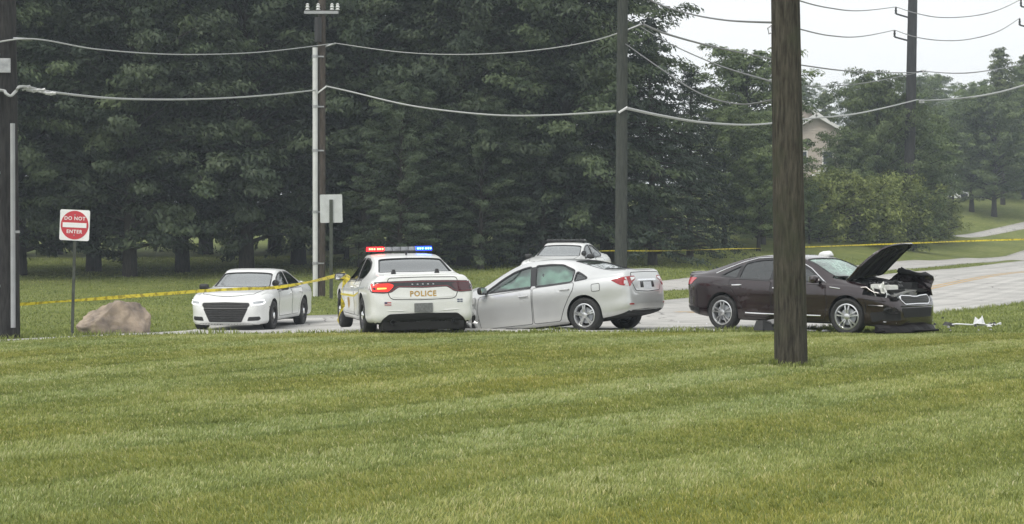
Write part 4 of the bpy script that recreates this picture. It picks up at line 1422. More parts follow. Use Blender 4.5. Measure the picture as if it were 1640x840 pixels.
# front end: grille, lamps, split bumper
kg = kia.patch('grille', [(-.46, .73), (-.18, .72), (-.07, .705), (.07, .705), (.18, .72), (.46, .73), (.50, .65), (.40, .57), (.07, .575), (-.07, .575), (-.40, .57), (-.50, .65)], 'front', M['black_plastic'], .006, r=.03)
kia.ring('grille_surround', [(-.46, .73), (-.18, .72), (-.07, .705), (.07, .705), (.18, .72), (.46, .73), (.50, .65), (.40, .57), (.07, .575), (-.07, .575), (-.40, .57), (-.50, .65)], .015, 'front', M['chrome'], .012, kg, r=.03)
for zz in (.61, .64, .67):
    kia.bar('grille_bar', 'front', [(-.42, zz), (0, zz), (.42, zz)], .005, M['gloss_black'], .012, kg)
for sg in (1,):
    kia.patch('headlight', [(sg * .52, .70), (sg * .80, .80), (sg * .86, .74), (sg * .80, .66), (sg * .52, .60)], 'front', M['gloss_black'], .008, r=.03)
kia.patch('fog_lamp_recess', [(-.56, .45), (-.80, .47), (-.84, .36), (-.78, .28), (-.54, .28)], 'front', M['underbody'], .007, r=.03)
kia.patch('bumper_insert', [(1.88, .42), (2.10, .44), (2.14, .30), (1.92, .24)], 'right', M['underbody'], .007, r=.03)
kia.bar('bumper_gap', 'right', [(1.80, .66), (1.92, .64), (2.06, .63), (2.16, .62)], .008, M['underbody'], .002)
kia.bar('bumper_gap', 'right', [(1.79, .62), (1.80, .52), (1.79, .40)], .007, M['underbody'], .002)
kia.bar('bumper_edge', 'right', [(1.86, .55), (1.98, .545), (2.12, .54)], .013, M['gloss_black'], .008)
kia.patch('lower_intake', [(-.52, .50), (.52, .50), (.46, .33), (-.46, .33)], 'front', M['underbody'], .006, r=.03)
kia.bar('bumper_edge', 'front', [(-.86, .53), (-.5, .535), (0, .53), (.5, .535), (.86, .53)], .016, M['gloss_black'], .012)
# bumper skirt that has dropped to the ground
sk = []
for i in range(17):
    y = -.84 + 1.68 * i / 16
    sk.append((kia.cast('front', y, .30, 0).x, y))
mb = MB()
for i in range(16):
    (x0, y0), (x1, y1) = sk[i], sk[i + 1]
    w0 = .018 * math.sin(i * 1.3); w1 = .018 * math.sin((i + 1) * 1.3)
    q = [(x0 - .05 + w0, y0, .20), (x1 - .05 + w1, y1, .20), (x1 + .02 + w1, y1, .15), (x0 + .02 + w0, y0, .15), (x0 + .07, y0, .07), (x1 + .07, y1, .07), (x0 - .05, y0, .05), (x1 - .05, y1, .05)]
    mb.add(q, [(0, 1, 2, 3), (3, 2, 5, 4), (4, 5, 7, 6), (6, 7, 1, 0)])
mb.build('bumper_skirt', M['bumper_dark'], kia.root)
torn_sheet('bumper_strip', [(2.05, -.95, .05), (2.62, .25, .075), (2.66, .20, .105), (2.06, -.98, .10)], M['bumper_dark'], kia.root, .03, .012, 9, 4)
torn_sheet('fog_lamp_trim', [(2.10, -.80, .32), (2.26, -.62, .30), (2.27, -.62, .23), (2.12, -.80, .25)], M['pale_grey'], kia.root, .01, .015, 11, 3)
# sprung bonnet: the hood skin lifted about its hinge
hp = [(1.14, .74), (1.17, 0), (1.14, -.74), (1.6, -.76), (2.0, -.68), (2.16, -.42), (2.20, 0), (2.16, .42), (2.0, .68), (1.6, .76)]
hood = kia.patch('bonnet', hp, 'top', M['maroon_paint'], .01, r=.08, grid=.10, depth=.02)
inner = [(1.19, .68), (1.21, 0), (1.19, -.68), (1.6, -.69), (1.94, -.62), (2.09, -.36), (2.13, 0), (2.09, .36), (1.94, .62), (1.6, .69)]
under = kia.patch('bonnet_liner', inner, 'top', M['underbody'], -.03, hood, r=.08, grid=.12, depth=-.005)
for y in (-.42, 0, .42):
    MB().tube([kia.cast('top', 1.25, y, -.05), kia.cast('top', 1.7, y * .8, -.06), kia.cast('top', 2.02, y * .6, -.05)], .028, 8).build('bonnet_rib', M['black_plastic'], hood, True)
piv = Vector((1.16, 0, 1.03))
mt = Matrix.Translation(piv) @ Matrix.Rotation(math.radians(-52), 4, 'Y') @ Matrix.Rotation(math.radians(7), 4, 'X') @ Matrix.Translation(-piv)
def bend_hood(me):
    for v in me.vertices:
        t_ = max(0, v.co.x - 1.5)
        v.co.z -= .10 * t_ * t_ + .03 * math.sin(v.co.y * 4) * t_
    me.transform(mt)
bend_hood(hood.data)
for ch in hood.children: bend_hood(ch.data)
# engine bay
M['cast_alloy'] = mk('cast_alloy', (0.30, 0.30, 0.30), 0.5, metal=0.5, var=0.3, scale=12)
M['white_plastic'] = mk('white_plastic', (0.62, 0.63, 0.60), 0.5, var=0.15, scale=8)
eb = lambda n, c, d, m, rot=None, bv=.02: MB().box(c, d, rot).build(n, m, kia.root, True, bv)
eb('engine_block', (1.62, .05, .72), (.55, .62, .30), M['black_plastic'])
eb('engine_cover', (1.60, .08, .89), (.46, .52, .09), M['cast_alloy'], Matrix.Rotation(.12, 3, 'X'))
eb('battery', (1.42, .50, .86), (.20, .26, .20), M['black_plastic'])
eb('air_box', (1.85, .44, .84), (.30, .34, .20), M['black_plastic'], Matrix.Rotation(.2, 3, 'Z'))
eb('washer_tank', (1.95, -.34, .80), (.26, .22, .22), M['white_plastic'], Matrix.Rotation(-.3, 3, 'Z'), .04)
eb('coolant_tank', (1.78, -.48, .84), (.18, .16, .18), M['white_plastic'], None, .04)
eb('fuse_box', (1.45, -.50, .86), (.24, .18, .14), M['black_plastic'], Matrix.Rotation(.2, 3, 'Z'))
eb('radiator_support', (2.12, 0, .80), (.06, 1.30, .06), M['underbody'])
eb('slam_panel', (2.14, -.30, .76), (.14, .60, .035), M['cast_alloy'], Matrix.Rotation(.15, 3, 'X'), .006)
torn_sheet('headlight', [(2.04, -.62, .80), (2.16, -.36, .74), (2.20, -.38, .66), (2.08, -.66, .69)], M['lamp_clear'], kia.root, .02, .03, 41, 3)
torn_sheet('lamp_bracket', [(1.86, -.80, .90), (1.90, -.74, .72), (1.94, -.78, .70), (1.92, -.84, .88)], M['white_plastic'], kia.root, .01, .02, 42, 2)
torn_sheet('wing_edge', [(1.70, -.86, .90), (2.02, -.80, .78), (2.00, -.72, .70), (1.72, -.78, .84)], M['maroon_paint'], kia.root, .012, .03, 43, 4)
torn_sheet('splash_liner', [(1.80, -.70, .86), (2.14, -.50, .78), (2.16, -.50, .62), (1.80, -.72, .66)], M['black_plastic'], kia.root, .012, .05, 44, 4)
rr_ = random.Random(4)
for k in range(14):
    a = Vector((rr_.uniform(1.3, 2.0), rr_.uniform(-.55, .5), rr_.uniform(.84, .96)))
    b = Vector((rr_.uniform(1.4, 2.1), rr_.uniform(-.6, .5), rr_.uniform(.82, .94)))
    MB().tube([a, a.lerp(b, .35) + Vector((0, 0, .07)), a.lerp(b, .7) + Vector((0, 0, .05)), b], rr_.uniform(.012, .024), 6).build('hose', rr_.choice([M['black_plastic'], M['cast_alloy'], M['underbody']]), kia.root, True)
for sg in (1, -1):
    MB().lathe([(.11, .80), (.11, .93), (.06, .95), (.0001, .95)], 16, 'z', (1.40, sg * .60, 0)).build('strut_tower', M['cast_alloy'], kia.root, True)
for k, (p4, m_) in enumerate([
        ([(1.95, -.70, .74), (2.22, -.52, .70), (2.26, -.56, .58), (1.98, -.76, .60)], 'bumper_dark'),
        ([(2.02, -.30, .84), (2.24, .10, .80), (2.28, .08, .70), (2.06, -.34, .72)], 'cast_alloy'),
        ([(1.70, -.30, 1.00), (1.95, -.05, .98), (2.02, -.12, .86), (1.74, -.36, .88)], 'black_plastic'),
        ([(2.12, -.78, .56), (2.28, -.60, .52), (2.33, -.66, .40), (2.16, -.86, .44)], 'underbody'),
        ([(1.88, -.62, .92), (1.96, -.55, .96), (2.06, -.60, .76), (2.0, -.66, .74)], 'white_plastic')]):
    torn_sheet('torn_panel', p4, M[m_], kia.root, .012, .05, 60 + k, 4)
# far front wing buckled upwards
torn_sheet('front_wing', [(1.30, .70, .96), (1.62, .66, 1.20), (2.30, .62, 1.06), (2.22, .70, .70)], M['maroon_paint'], kia.root, .02, .05, 21, 5)
torn_sheet('wing_flange', [(1.62, .62, 1.20), (1.62, .48, 1.16), (2.28, .46, 1.06), (2.30, .62, 1.08)], M['underbody'], kia.root, .02, .035, 22, 4)
# airbags spilling against the windscreen
torn_sheet('airbag', [(.80, .55, 1.02), (.80, -.5, 1.0), (.48, -.45, 1.18), (.48, .5, 1.18)], M['airbag'], kia.root, .05, .06, 25, 6)
tag(kia.root, 'dark maroon sedan with its bonnet sprung open and wrecked front end', 'car')
place_car(kia.root, 5.68, 32.2, math.radians(-44), -.02)
# small white bundle lying on the roof behind the pole

# ------------------------------------------------------------------ debris
def shard(name, px, Y, size, mat, seed, label, lift=.0, rz=None, group='crash debris', tilt=.2, hgt=.5):
    rr_ = random.Random(seed)
    bm = bmesh.new()
    n = 7
    ring_ = []
    for i in range(n):
        a = 6.283 * i / n
        r_ = rr_.uniform(.6, 1)
        ring_.append(bm.verts.new((math.cos(a) * r_ * size[0] / 2, math.sin(a) * r_ * size[1] / 2, rr_.uniform(0, .25) * size[2])))
    top = [bm.verts.new((v.co.x * rr_.uniform(.4, .85), v.co.y * rr_.uniform(.4, .85), size[2] * rr_.uniform(hgt, 1))) for v in ring_]
    bm.faces.new(ring_[::-1]); bm.faces.new(top)
    for i in range(n):
        j = (i + 1) % n
        bm.faces.new((ring_[i], ring_[j], top[j], top[i]))
    bmesh.ops.recalc_face_normals(bm, faces=bm.faces)
    me = bpy.data.meshes.new(name); bm.to_mesh(me); bm.free()
    p = ground_at(px, Y, .03 + lift)
    o = link_mesh(name, me, mat, None, p)
    o.rotation_euler = (rr_.uniform(-tilt, tilt), rr_.uniform(-tilt, tilt), rz if rz is not None else rr_.uniform(0, 6))
    return tag(o, label, 'debris', group)


M['white_scrap'] = mk('white_scrap', (0.70, 0.71, 0.74), 0.5, var=0.1, scale=7)
shard('bumper_fragment', 1222, 31.3, (.62, .36, .22), M['black_plastic'], 3, 'chunky black bumper fragment on the road at the foot of the maroon sedan', rz=.2, tilt=.05)
b2 = torn_sheet('splash_panel', [(-.40, -.15, .02), (.50, -.15, .14), (.55, .20, .26), (-.25, .20, .05)], M['cast_alloy'], None, .02, .02, 31, 4)
b2.location = ground_at(1240, 31.45, .12)
tag(b2, 'grey bent plastic panel lying on top of the bumper fragment beside the pole', 'debris', 'crash debris')
sh = shard('white_housing', 1571, 33.5, (.34, .2, .26), M['white_scrap'], 8, 'white cone-shaped plastic piece lying on the grass at far end of debris trail', rz=.3, hgt=.2)
st = MB().tube([(0, 0, .03), (.25, .02, .06), (.5, -.02, .05), (.75, .03, .04), (.95, 0, .05)], [.012, .018, .015, .02, .012], 6).build('trim_strip', M['white_scrap'], None, True, 0, ground_at(1512, 33.6, .02))
st.rotation_euler = (0, 0, -.12)
tag(st, 'long pale trim strip lying on the grass right of the wrecked maroon sedan', 'debris', 'crash debris')
shard('lamp_bracket', 1520, 33.6, (.34, .12, .09), M['black_plastic'], 12, 'black broken bracket on the grass at near end of the pale trim strip', rz=-.2)
shard('trim_chip', 1592, 33.9, (.16, .04, .04), M['white_scrap'], 14, 'small white sliver on the grass beyond the white cone-shaped piece', rz=.2)
shard('bumper_chip', 1488, 32.7, (.26, .16, .06), M['white_scrap'], 15, 'pale scrap lying under the tip of the dropped front bumper', rz=.1)
shard('lens_fragment', 1347, 31.2, (.16, .10, .05), M['flag_red'], 16, 'red broken lens fragment on the grass by the front wheel of the maroon sedan')
for k, (px, Y, sx, m, lab) in enumerate([
        (1110, 33.0, .20, 'black_plastic', 'dark sliver on the road just behind the maroon sedan rear bumper'),
        (1150, 31.7, .12, 'black_plastic', 'small dark chip on the road in front of the maroon sedan rear wheel'),
        (1194, 31.6, .18, 'black_plastic', 'flat dark chip on the road left of the black bumper fragment'),
        (1300, 31.3, .34, 'cast_alloy', 'grey strip on the ground just right of the near wooden pole'),
        (1322, 31.2, .26, 'white_scrap', 'pale chip lying below the maroon sedan front door'),
        (1510, 37.5, .10, 'black_plastic', 'tiny dark crumb alone on the road right of the wreck'),
        (876, 32.0, .26, 'white_scrap', 'white scrap lying under the silver sedan rear door'),
        (905, 32.2, .16, 'cast_alloy', 'grey scrap lying just before the silver sedan rear wheel'),
        (820, 32.3, .30, 'black_plastic', 'dark strip lying below the silver sedan front door'),
        (1020, 36.0, .30, 'black_plastic', 'dark smear-like strip on the road behind the silver sedan')]):
    shard('debris_piece', px, Y, (sx, sx * .35, .035), M[m], 40 + k, lab, rz=random.Random(k).uniform(-.4, .4), tilt=.08)
rc_ = random.Random(77)
for k in range(22):
    shard('debris_crumb', rc_.uniform(1080, 1600), rc_.uniform(31.2, 36.5), (rc_.uniform(.05, .12), rc_.uniform(.03, .06), .025), M[rc_.choice(['black_plastic', 'cast_alloy', 'white_scrap', 'black_plastic'])], 100 + k,
          'tiny crumb of glass or plastic strewn around the maroon sedan', group='debris crumbs', tilt=.1)
for k in range(12):
    shard('debris_crumb', rc_.uniform(1488, 1602), rc_.uniform(32.6, 34.6), (rc_.uniform(.08, .22), rc_.uniform(.04, .09), rc_.uniform(.03, .08)), M[rc_.choice(['black_plastic', 'cast_alloy', 'white_scrap', 'black_plastic'])], 200 + k,
          'small broken piece strewn on the grass ahead of the maroon sedan', group='pieces on the grass', tilt=.2)
# white cap-like bundle on the roof of the maroon sedan
bm = bmesh.new()
bmesh.ops.create_icosphere(bm, subdivisions=3, radius=1)
for v in bm.verts:
    p = v.co
    k = 1 + .18 * math.sin(5 * p.x + 2 * p.y) * math.cos(4 * p.y + p.z)
    v.co = Vector((p.x * .14 * k, p.y * .12 * k, max(p.z, -.25) * .085 * k))
for f in bm.faces: f.smooth = True
me = bpy.data.meshes.new('white_bundle'); bm.to_mesh(me); bm.free()
wb_ = link_mesh('white_bundle', me, M['airbag'])
hit = kia.cast('top', .06, .50, 0.01)
bpy.context.view_layer.update()
wb_.location = kia.root.matrix_world @ hit
tag(wb_, 'small white domed bundle resting on the roof of the maroon sedan', 'bundle')

# ------------------------------------------------------------------ boulder
bm = bmesh.new()
bmesh.ops.create_icosphere(bm, subdivisions=5, radius=1)
from mathutils import noise as mnoise
for v in bm.verts:
    p = v.co.copy()
    # facet the ball with a few cutting planes, then roughen
    for nrm, dd in (((.75, -.3, .6), .74), ((-.75, -.35, .55), .70), ((.2, -.95, .25), .78), ((.98, -.1, .1), .80), ((-.35, .1, .93), .82), ((.3, .1, .95), .80), ((-.95, .2, .1), .86)):
        nv = Vector(nrm).normalized()
        e = p.dot(nv) - dd
        if e > 0: p -= nv * e * .97
    p += v.co * (.05 * mnoise.noise(v.co * 1.7) + .035 * mnoise.noise(v.co * 5) + .022 * mnoise.noise(v.co * 12))
    p -= v.co * (.10 * max(0, .22 - abs(mnoise.noise(v.co * 2.6 + Vector((3, 1, 2))))) / .22 * .5)
    p.z *= .80 + .34 * p.x - .25 * max(0, p.x - .55)
    v.co = Vector((p.x * .84, p.y * .62, p.z * .76))
for f in bm.faces: f.smooth = True
me = bpy.data.meshes.new('boulder'); bm.to_mesh(me); bm.free()
M['rock'] = mk('rock', (0.46, 0.37, 0.285), 0.9, col2=(0.17, 0.14, 0.12), scale=3.2, bump=1.0, bscale=9, detail=12)
bo = link_mesh('boulder', me, M['rock'])
p = ground_at(185, 35.6)
bo.location = p + Vector((0, 0, .17))
bo.rotation_euler = (0, math.radians(6), math.radians(8))
tag(bo, 'large tan and brown boulder on the grass beside the sign post', 'boulder')

# ------------------------------------------------------------------ utility poles
def wood_material(name, c1, c2, moss=None):
    m, N, L, b = nt(name)
    tc = N.new('ShaderNodeTexCoord')
    mp = N.new('ShaderNodeMapping'); mp.inputs['Scale'].default_value = (13, 13, 1.6)
    L.new(tc.outputs['Object'], mp.inputs['Vector'])
    n1 = N.new('ShaderNodeTexNoise'); n1.inputs['Scale'].default_value = 2.0; n1.inputs['Detail'].default_value = 9; n1.inputs['Roughness'].default_value = .65
    L.new(mp.outputs[0], n1.inputs['Vector'])
    cr = N.new('ShaderNodeValToRGB')
    cr.color_ramp.elements[0].position = .35; cr.color_ramp.elements[1].position = .66
    cr.color_ramp.elements[0].color = (*c1, 1); cr.color_ramp.elements[1].color = (*c2, 1)
    L.new(n1.outputs['Fac'], cr.inputs['Fac'])
    last = cr.outputs[0]
    if moss:
        n2 = N.new('ShaderNodeTexNoise'); n2.inputs['Scale'].default_value = 2.6; n2.inputs['Detail'].default_value = 6
        L.new(tc.outputs['Object'], n2.inputs['Vector'])
        cr2 = N.new('ShaderNodeValToRGB'); cr2.color_ramp.elements[0].position = .48; cr2.color_ramp.elements[1].position = .66
        L.new(n2.outputs['Fac'], cr2.inputs['Fac'])
        mx = N.new('ShaderNodeMixRGB'); mx.inputs['Color2'].default_value = (*moss, 1)
        mlt = N.new('ShaderNodeMath'); mlt.operation = 'MULTIPLY'; mlt.inputs[1].default_value = .6
        L.new(cr2.outputs[0], mlt.inputs[0]); L.new(mlt.outputs[0], mx.inputs['Fac'])
        L.new(last, mx.inputs['Color1'])
        last = mx.outputs[0]
    L.new(last, b.inputs['Base Color'])
    b.inputs['Roughness'].default_value = .9
    b.inputs['Specular IOR Level'].default_value = .2
    bp = N.new('ShaderNodeBump'); bp.inputs['Strength'].default_value = .9; bp.inputs['Distance'].default_value = .03
    L.new(n1.outputs['Fac'], bp.inputs['Height']); L.new(bp.outputs[0], b.inputs['Normal'])
    return m


M['pole_near'] = wood_material('pole_near', (0.020, 0.018, 0.014), (0.088, 0.080, 0.062), (0.050, 0.055, 0.034))
M['pole_far'] = wood_material('pole_far', (0.040, 0.033, 0.028), (0.105, 0.088, 0.074))
M['pole_dark'] = wood_material('pole_dark', (0.020, 0.020, 0.021), (0.055, 0.053, 0.052))
M['pole_mid'] = wood_material('pole_mid', (0.036, 0.041, 0.037), (0.070, 0.076, 0.066))
M['pvc'] = mk('pvc', (0.56, 0.57, 0.57), 0.5, var=0.08, scale=3)
M['pvc_grey'] = mk('pvc_grey', (0.30, 0.31, 0.32), 0.5, var=0.1, scale=3)
M['galv'] = mk('galv', (0.34, 0.35, 0.36), 0.45, metal=0.6, var=0.2, scale=10)
M['porcelain'] = mk('porcelain', (0.55, 0.56, 0.56), 0.3)
M['cable'] = mk('cable', (0.37, 0.38, 0.38), 0.55)
M['wire'] = mk('wire', (0.16, 0.165, 0.165), 0.5, metal=0.4)


def pole(label, px_top, px_base, Y, d, H, mat, rag=.012):
    b = ground_at(px_base, Y, -.3)
    top = Vector(((px_top - 820) * Y / FPX, Y, b.z + H))
    e = empty('utility_pole', b)
    n = 28
    rows = 40
    V, F = [], []
    rr_ = random.Random(px_base)
    ph = [rr_.uniform(0, 6) for _ in range(4)]
    for i in range(rows + 1):
        t_ = i / rows
        c = (top - b) * t_
        rad = d / 2 * (1 - .30 * t_)
        for k in range(n):
            a = 6.283 * k / n
            rk = rad * (1 + rag * math.sin(5 * a + ph[0]) + rag * math.sin(11 * a + ph[1] + 3 * t_) + rr_.uniform(-rag, rag) * .5)
            V.append((c.x + rk * math.cos(a), c.y + rk * math.sin(a), c.z))
    for i in range(rows):
        for k in range(n):
            k2 = (k + 1) % n
            F.append((i * n + k, i * n + k2, (i + 1) * n + k2, (i + 1) * n + k))
    F.append(tuple(rows * n + k for k in range(n)))
    mb = MB(); mb.v = V; mb.f = F
    mb.build('shaft', mat, e, True)
    tag(e, label, 'utility pole', 'utility poles')
    e['top'] = tuple(top)
    return e, b, top


def on_pole(b, top, z):
    t_ = (z - b.z) / (top.z - b.z)
    return b.lerp(top, t_)


def insulator(parent, base, pos, h=.16, r=.05, mat=None):
    q = Vector(pos) - Vector(base)
    return MB().lathe([(.02, 0), (r, .02), (r * .6, h * .3), (r, h * .45), (r * .6, h * .65), (r * .8, h * .85), (.015, h)], 12, 'z', q).build('insulator', mat or M['porcelain'], parent, True)


P1, b1, t1 = pole('dark wooden utility pole with grey conduit at left edge of the picture', 6, 9, 33.0, .56, 12, M['pole_dark'])
P2, b2p, t2 = pole('slender brown utility pole with white conduit behind the white saloon', 517, 513.5, 62.0, .34, 15, M['pole_far'])
P3, b3, t3 = pole('dark weathered utility pole against the trees behind the silver sedan', 999, 994, 45.0, .34, 14, M['pole_mid'])
P4, b4, t4 = pole('thick mossy wooden utility pole standing on the lawn in the foreground', 1246, 1267.5, 22.6, .445, 11, M['pole_near'], .02)
P5, b5, t5 = pole('dark utility pole rising from the hillside trees with side brackets', 1464, 1454, 121.0, .82, 26, M['pole_dark'])
P6, b6, t6 = pole('utility pole just outside the picture whose wire brackets reach in at right', 1662, 1660, 128.0, .75, 26, M['pole_dark'])

# conduits and fittings
def loc(b, v): return Vector(v) - Vector(b)
ya = -.30
c = MB().tube([loc(b1, at(28, 200, 33) + Vector((0, ya, 0))), loc(b1, at(28, 400, 33) + Vector((0, ya, 0))), loc(b1, at(28, 524, 33) + Vector((0, ya, 0)))], .047, 12).build('conduit', M['pvc_grey'], P1, True)
for py in (90, 278, 458, 372):
    q = loc(b1, at(3 if py != 372 else 34, py, 33) + Vector((0, -.27, 0)))
    MB().box(q, (.10, .05, .05)).build('pole_step', M['galv'], P1, False, .008)
MB().box(loc(b1, at(12, 108, 33) + Vector((0, -.27, 0))), (.30, .03, .28)).build('metal_band', M['galv'], P1, False, .01)
MB().tube([loc(b1, at(20, 63, 33) + Vector((0, -.1, 0))), loc(b1, at(52, 64, 33))], .025, 8).build('bracket', M['galv'], P1, True)

c = MB().tube([loc(b2p, at(506, y_, 62) + Vector((0, -.20, 0))) for y_ in (78, 180, 300, 478)], .095, 14).build('conduit', M['pvc'], P2, True)
for y_ in (92, 172, 242, 340, 422):
    MB().lathe([(.112, -.05), (.112, .05)], 14, 'z', loc(b2p, at(506, y_, 62) + Vector((0, -.20, 0)))).build('conduit_strap', M['galv'], c)
    MB().box(loc(b2p, at(512, y_, 62) + Vector((0, -.16, 0))), (.36, .03, .05)).build('strap_bracket', M['galv'], c)
ca = MB().box(loc(b2p, at(516, 22, 62) + Vector((0, -.2, 0))), (1.25, .09, .11)).build('crossarm', M['pvc_grey'], P2, False, .01)
for px in (494, 511, 533, 542):
    insulator(ca, b2p, at(px, 20, 62) + Vector((0, -.2, .03)), .26, .085)
MB().lathe([(.13, -.45), (.13, .45), (.0001, .47)], 14, 'z', loc(b2p, at(511, 50, 62) + Vector((0, -.3, 0)))).build('cable_termination', M['black_plastic'], P2, True)
MB().tube([loc(b2p, at(514, 78, 62)), loc(b2p, at(538, 70, 62))], .03, 8).build('bracket', M['galv'], P2, True)
MB().tube([loc(b2p, at(508, 152, 62) + Vector((0, -.2, 0))), loc(b2p, at(524, 139, 62) + Vector((0, -.1, 0)))], .03, 8).build('cable_clamp', M['pvc'], P2, True)
MB().tube([loc(b3, at(996, 52, 45)), loc(b3, at(1026, 40, 45))], .022, 8).build('bracket', M['galv'], P3, True)
MB().tube([loc(b3, at(990, 182, 45) + Vector((0, -.2, 0))), loc(b3, at(1004, 173, 45) + Vector((0, -.2, 0)))], .03, 8).build('cable_clamp', M['pvc'], P3, True)
MB().tube([loc(b4, at(1236, 40, 22.6)), loc(b4, at(1229, 46, 22.6)), loc(b4, at(1231, 55, 22.6)), loc(b4, at(1238, 52, 22.6))], .012, 6).build('hook', M['galv'], P4, True)
for (dx, py) in ((1432, 30), (1430, 67)):
    a1 = at(1458, py, 121); a2 = at(dx + 2, py - 7, 121); a3 = at(dx + 2, py - 18, 121)
    br = MB().tube([loc(b5, a1), loc(b5, a2)], .06, 8).build('bracket', M['pole_dark'], P5, True)
    insulator(br, b5, a2, (a3 - a2).z, .10, M['pole_dark'])
for (dx, py) in ((1632, 18), (1630, 48)):
    a1 = at(1660, py, 128); a2 = at(dx + 2, py - 7, 128); a3 = at(dx + 2, py - 18, 128)
    br = MB().tube([loc(b6, a1), loc(b6, a2)], .06, 8).build('bracket', M['pole_dark'], P6, True)
    insulator(br, b6, a2, (a3 - a2).z, .10, M['pole_dark'])
br = MB().tube([loc(b5, at(1462, 116, 121)), loc(b5, at(1482, 115, 121))], .05, 8).build('bracket', M['pole_dark'], P5, True)
insulator(br, b5, at(1478, 117, 121), .2, .10)
MB().box(loc(b5, at(1473, 164, 121) + Vector((0, -.4, 0))), (.36, .3, .26)).build('splice_box', M['pvc'], P5, False, .03)

# ------------------------------------------------------------------ overhead lines
def line(name, label, pts, rad, mat, group):
    """pts: (px, py, Y) knots along one hanging span or run; smooth curve through them"""
    P_ = [at(*p) for p in pts]
    Q = catmull([tuple(p) for p in P_], 8)
    o = MB().tube([Vector(q) for q in Q], rad, 6).build(name, mat, None, True)
    return tag(o, label, 'cable', group)


G = 'overhead lines'
line('thin_cable', 'thin pale upper cable hung between the left edge pole and the slender brown pole', [(-260, 30, 33), (-60, 70, 33), (52, 63, 33), (160, 80, 39), (290, 88, 47), (420, 84, 54), (538, 70, 62)], .017, M['cable'], G)
line('thin_cable', 'thin pale upper cable between the slender brown pole and the dark weathered pole', [(538, 70, 62), (640, 84, 58), (740, 88, 54), (850, 82, 51), (950, 66, 48), (1026, 40, 45)], .017, M['cable'], G)
line('thick_cable', 'thick white lower cable from the left edge pole to the slender brown pole', [(-200, 120, 30), (-60, 142, 32), (2, 145, 32.7), (10, 150, 32.6), (18, 154, 32.6), (26, 147, 32.7), (38, 139, 33), (90, 149, 36), (200, 159, 41), (330, 159, 48), (430, 153, 55), (505, 145, 61.7)], .029, M['cable'], G)
sl = MB()
rr_ = random.Random(2)
for k in range(14):
    a = at(36 + k * 3.4, 141 + k * .55 + rr_.uniform(-1, 4), 33.2 + k * .18)
    sl.tube([a, a + Vector((.12, .02, rr_.uniform(-.06, .05)))], rr_.uniform(.02, .035), 6)
so = sl.build('cable_splice', M['porcelain'], None, True)
tag(so, 'lumpy white splice wrapped round the lower cable beside the left edge pole', 'cable splice')
line('thick_cable', 'thick white lower cable between the slender brown pole and the pole behind the silver sedan', [(524, 139, 61.8), (560, 147, 60.5), (660, 170, 57), (780, 184, 53), (880, 185, 49.5), (996, 178, 44.8)], .029, M['cable'], G)
line('thick_cable', 'thick white lower cable passing behind the foreground pole to the hillside pole', [(1004, 174, 44.8), (1060, 186, 50), (1130, 197, 58), (1210, 200, 68), (1290, 191, 76), (1380, 181, 84), (1470, 160, 121)], .042, M['cable'], G)
line('thick_cable', 'pale cable running from the hillside pole out of the picture at right', [(1474, 162, 121), (1540, 158, 96), (1600, 148, 99), (1660, 132, 101), (1720, 125, 102)], .055, M['cable'], G)
line('power_line', 'topmost wire in the sky sagging from the tall conifer to the foreground pole', [(1000, -26, 45), (1045, 3, 42), (1100, 22, 37), (1160, 33, 31), (1238, 37, 22.8)], .017, M['wire'], G)
line('power_line', 'wire crossing the sky below the topmost wire in front of the round tree', [(1030, 40, 45), (1070, 56, 50), (1140, 75, 60), (1220, 92, 68), (1290, 106, 75), (1380, 116, 84), (1470, 117, 121)], .032, M['wire'], G)
line('power_line', 'steeper wire falling across the round tree towards the foreground pole', [(1026, 44, 45), (1075, 72, 41), (1150, 105, 33), (1238, 132, 22.8)], .013, M['wire'], G)
line('power_line', 'low dark wire dipping in front of the dark conifers to the foreground pole', [(1000, 70, 45), (1060, 112, 41), (1120, 150, 35), (1180, 167, 29), (1236, 161, 22.8)], .014, M['wire'], G)
line('power_line', 'upper sky wire between the foreground pole and the hillside pole', [(1240, -16, 50), (1283, 3, 60), (1330, 14, 69), (1380, 18, 78), (1434, 12, 121)], .026, M['wire'], G)
line('power_line', 'second sky wire between the foreground pole and the hillside pole', [(1240, 34, 50), (1283, 48, 60), (1330, 58, 69), (1380, 59, 78), (1432, 49, 121)], .026, M['wire'], G)
line('power_line', 'upper sky wire between the hillside pole and the right edge', [(1434, 12, 121), (1470, 23, 93), (1510, 29, 95), (1560, 26, 97), (1600, 16, 98.5), (1634, 0, 128)], .026, M['wire'], G)
line('power_line', 'second sky wire between the hillside pole and the right edge', [(1432, 49, 121), (1470, 61, 93), (1520, 66, 95), (1560, 62, 97), (1600, 50, 98.5), (1632, 30, 128)], .026, M['wire'], G)
line('power_line', 'third wire skimming the treetops right of the hillside pole', [(1480, 115, 121), (1530, 118, 95), (1580, 114, 97), (1640, 103, 128), (1700, 90, 102)], .032, M['wire'], G)
line('power_line', 'faint wire rising to the hillside pole over the roof of the house', [(1288, 138, 75), (1340, 138, 80), (1400, 131, 86), (1465, 118, 121)], .024, M['wire'], G)

# ------------------------------------------------------------------ signs
M['sign_white'] = mk('sign_white', (0.74, 0.75, 0.74), 0.45, var=0.04, scale=5)
M['sign_red'] = mk('sign_red', (0.46, 0.035, 0.050), 0.45, var=0.08, scale=5)
M['sign_back'] = mk('sign_back', (0.50, 0.52, 0.52), 0.5, metal=0.25, var=0.1, scale=4)
M['sign_post'] = mk('sign_post', (0.060, 0.068, 0.055), 0.7, metal=0.3, var=0.25, scale=9)


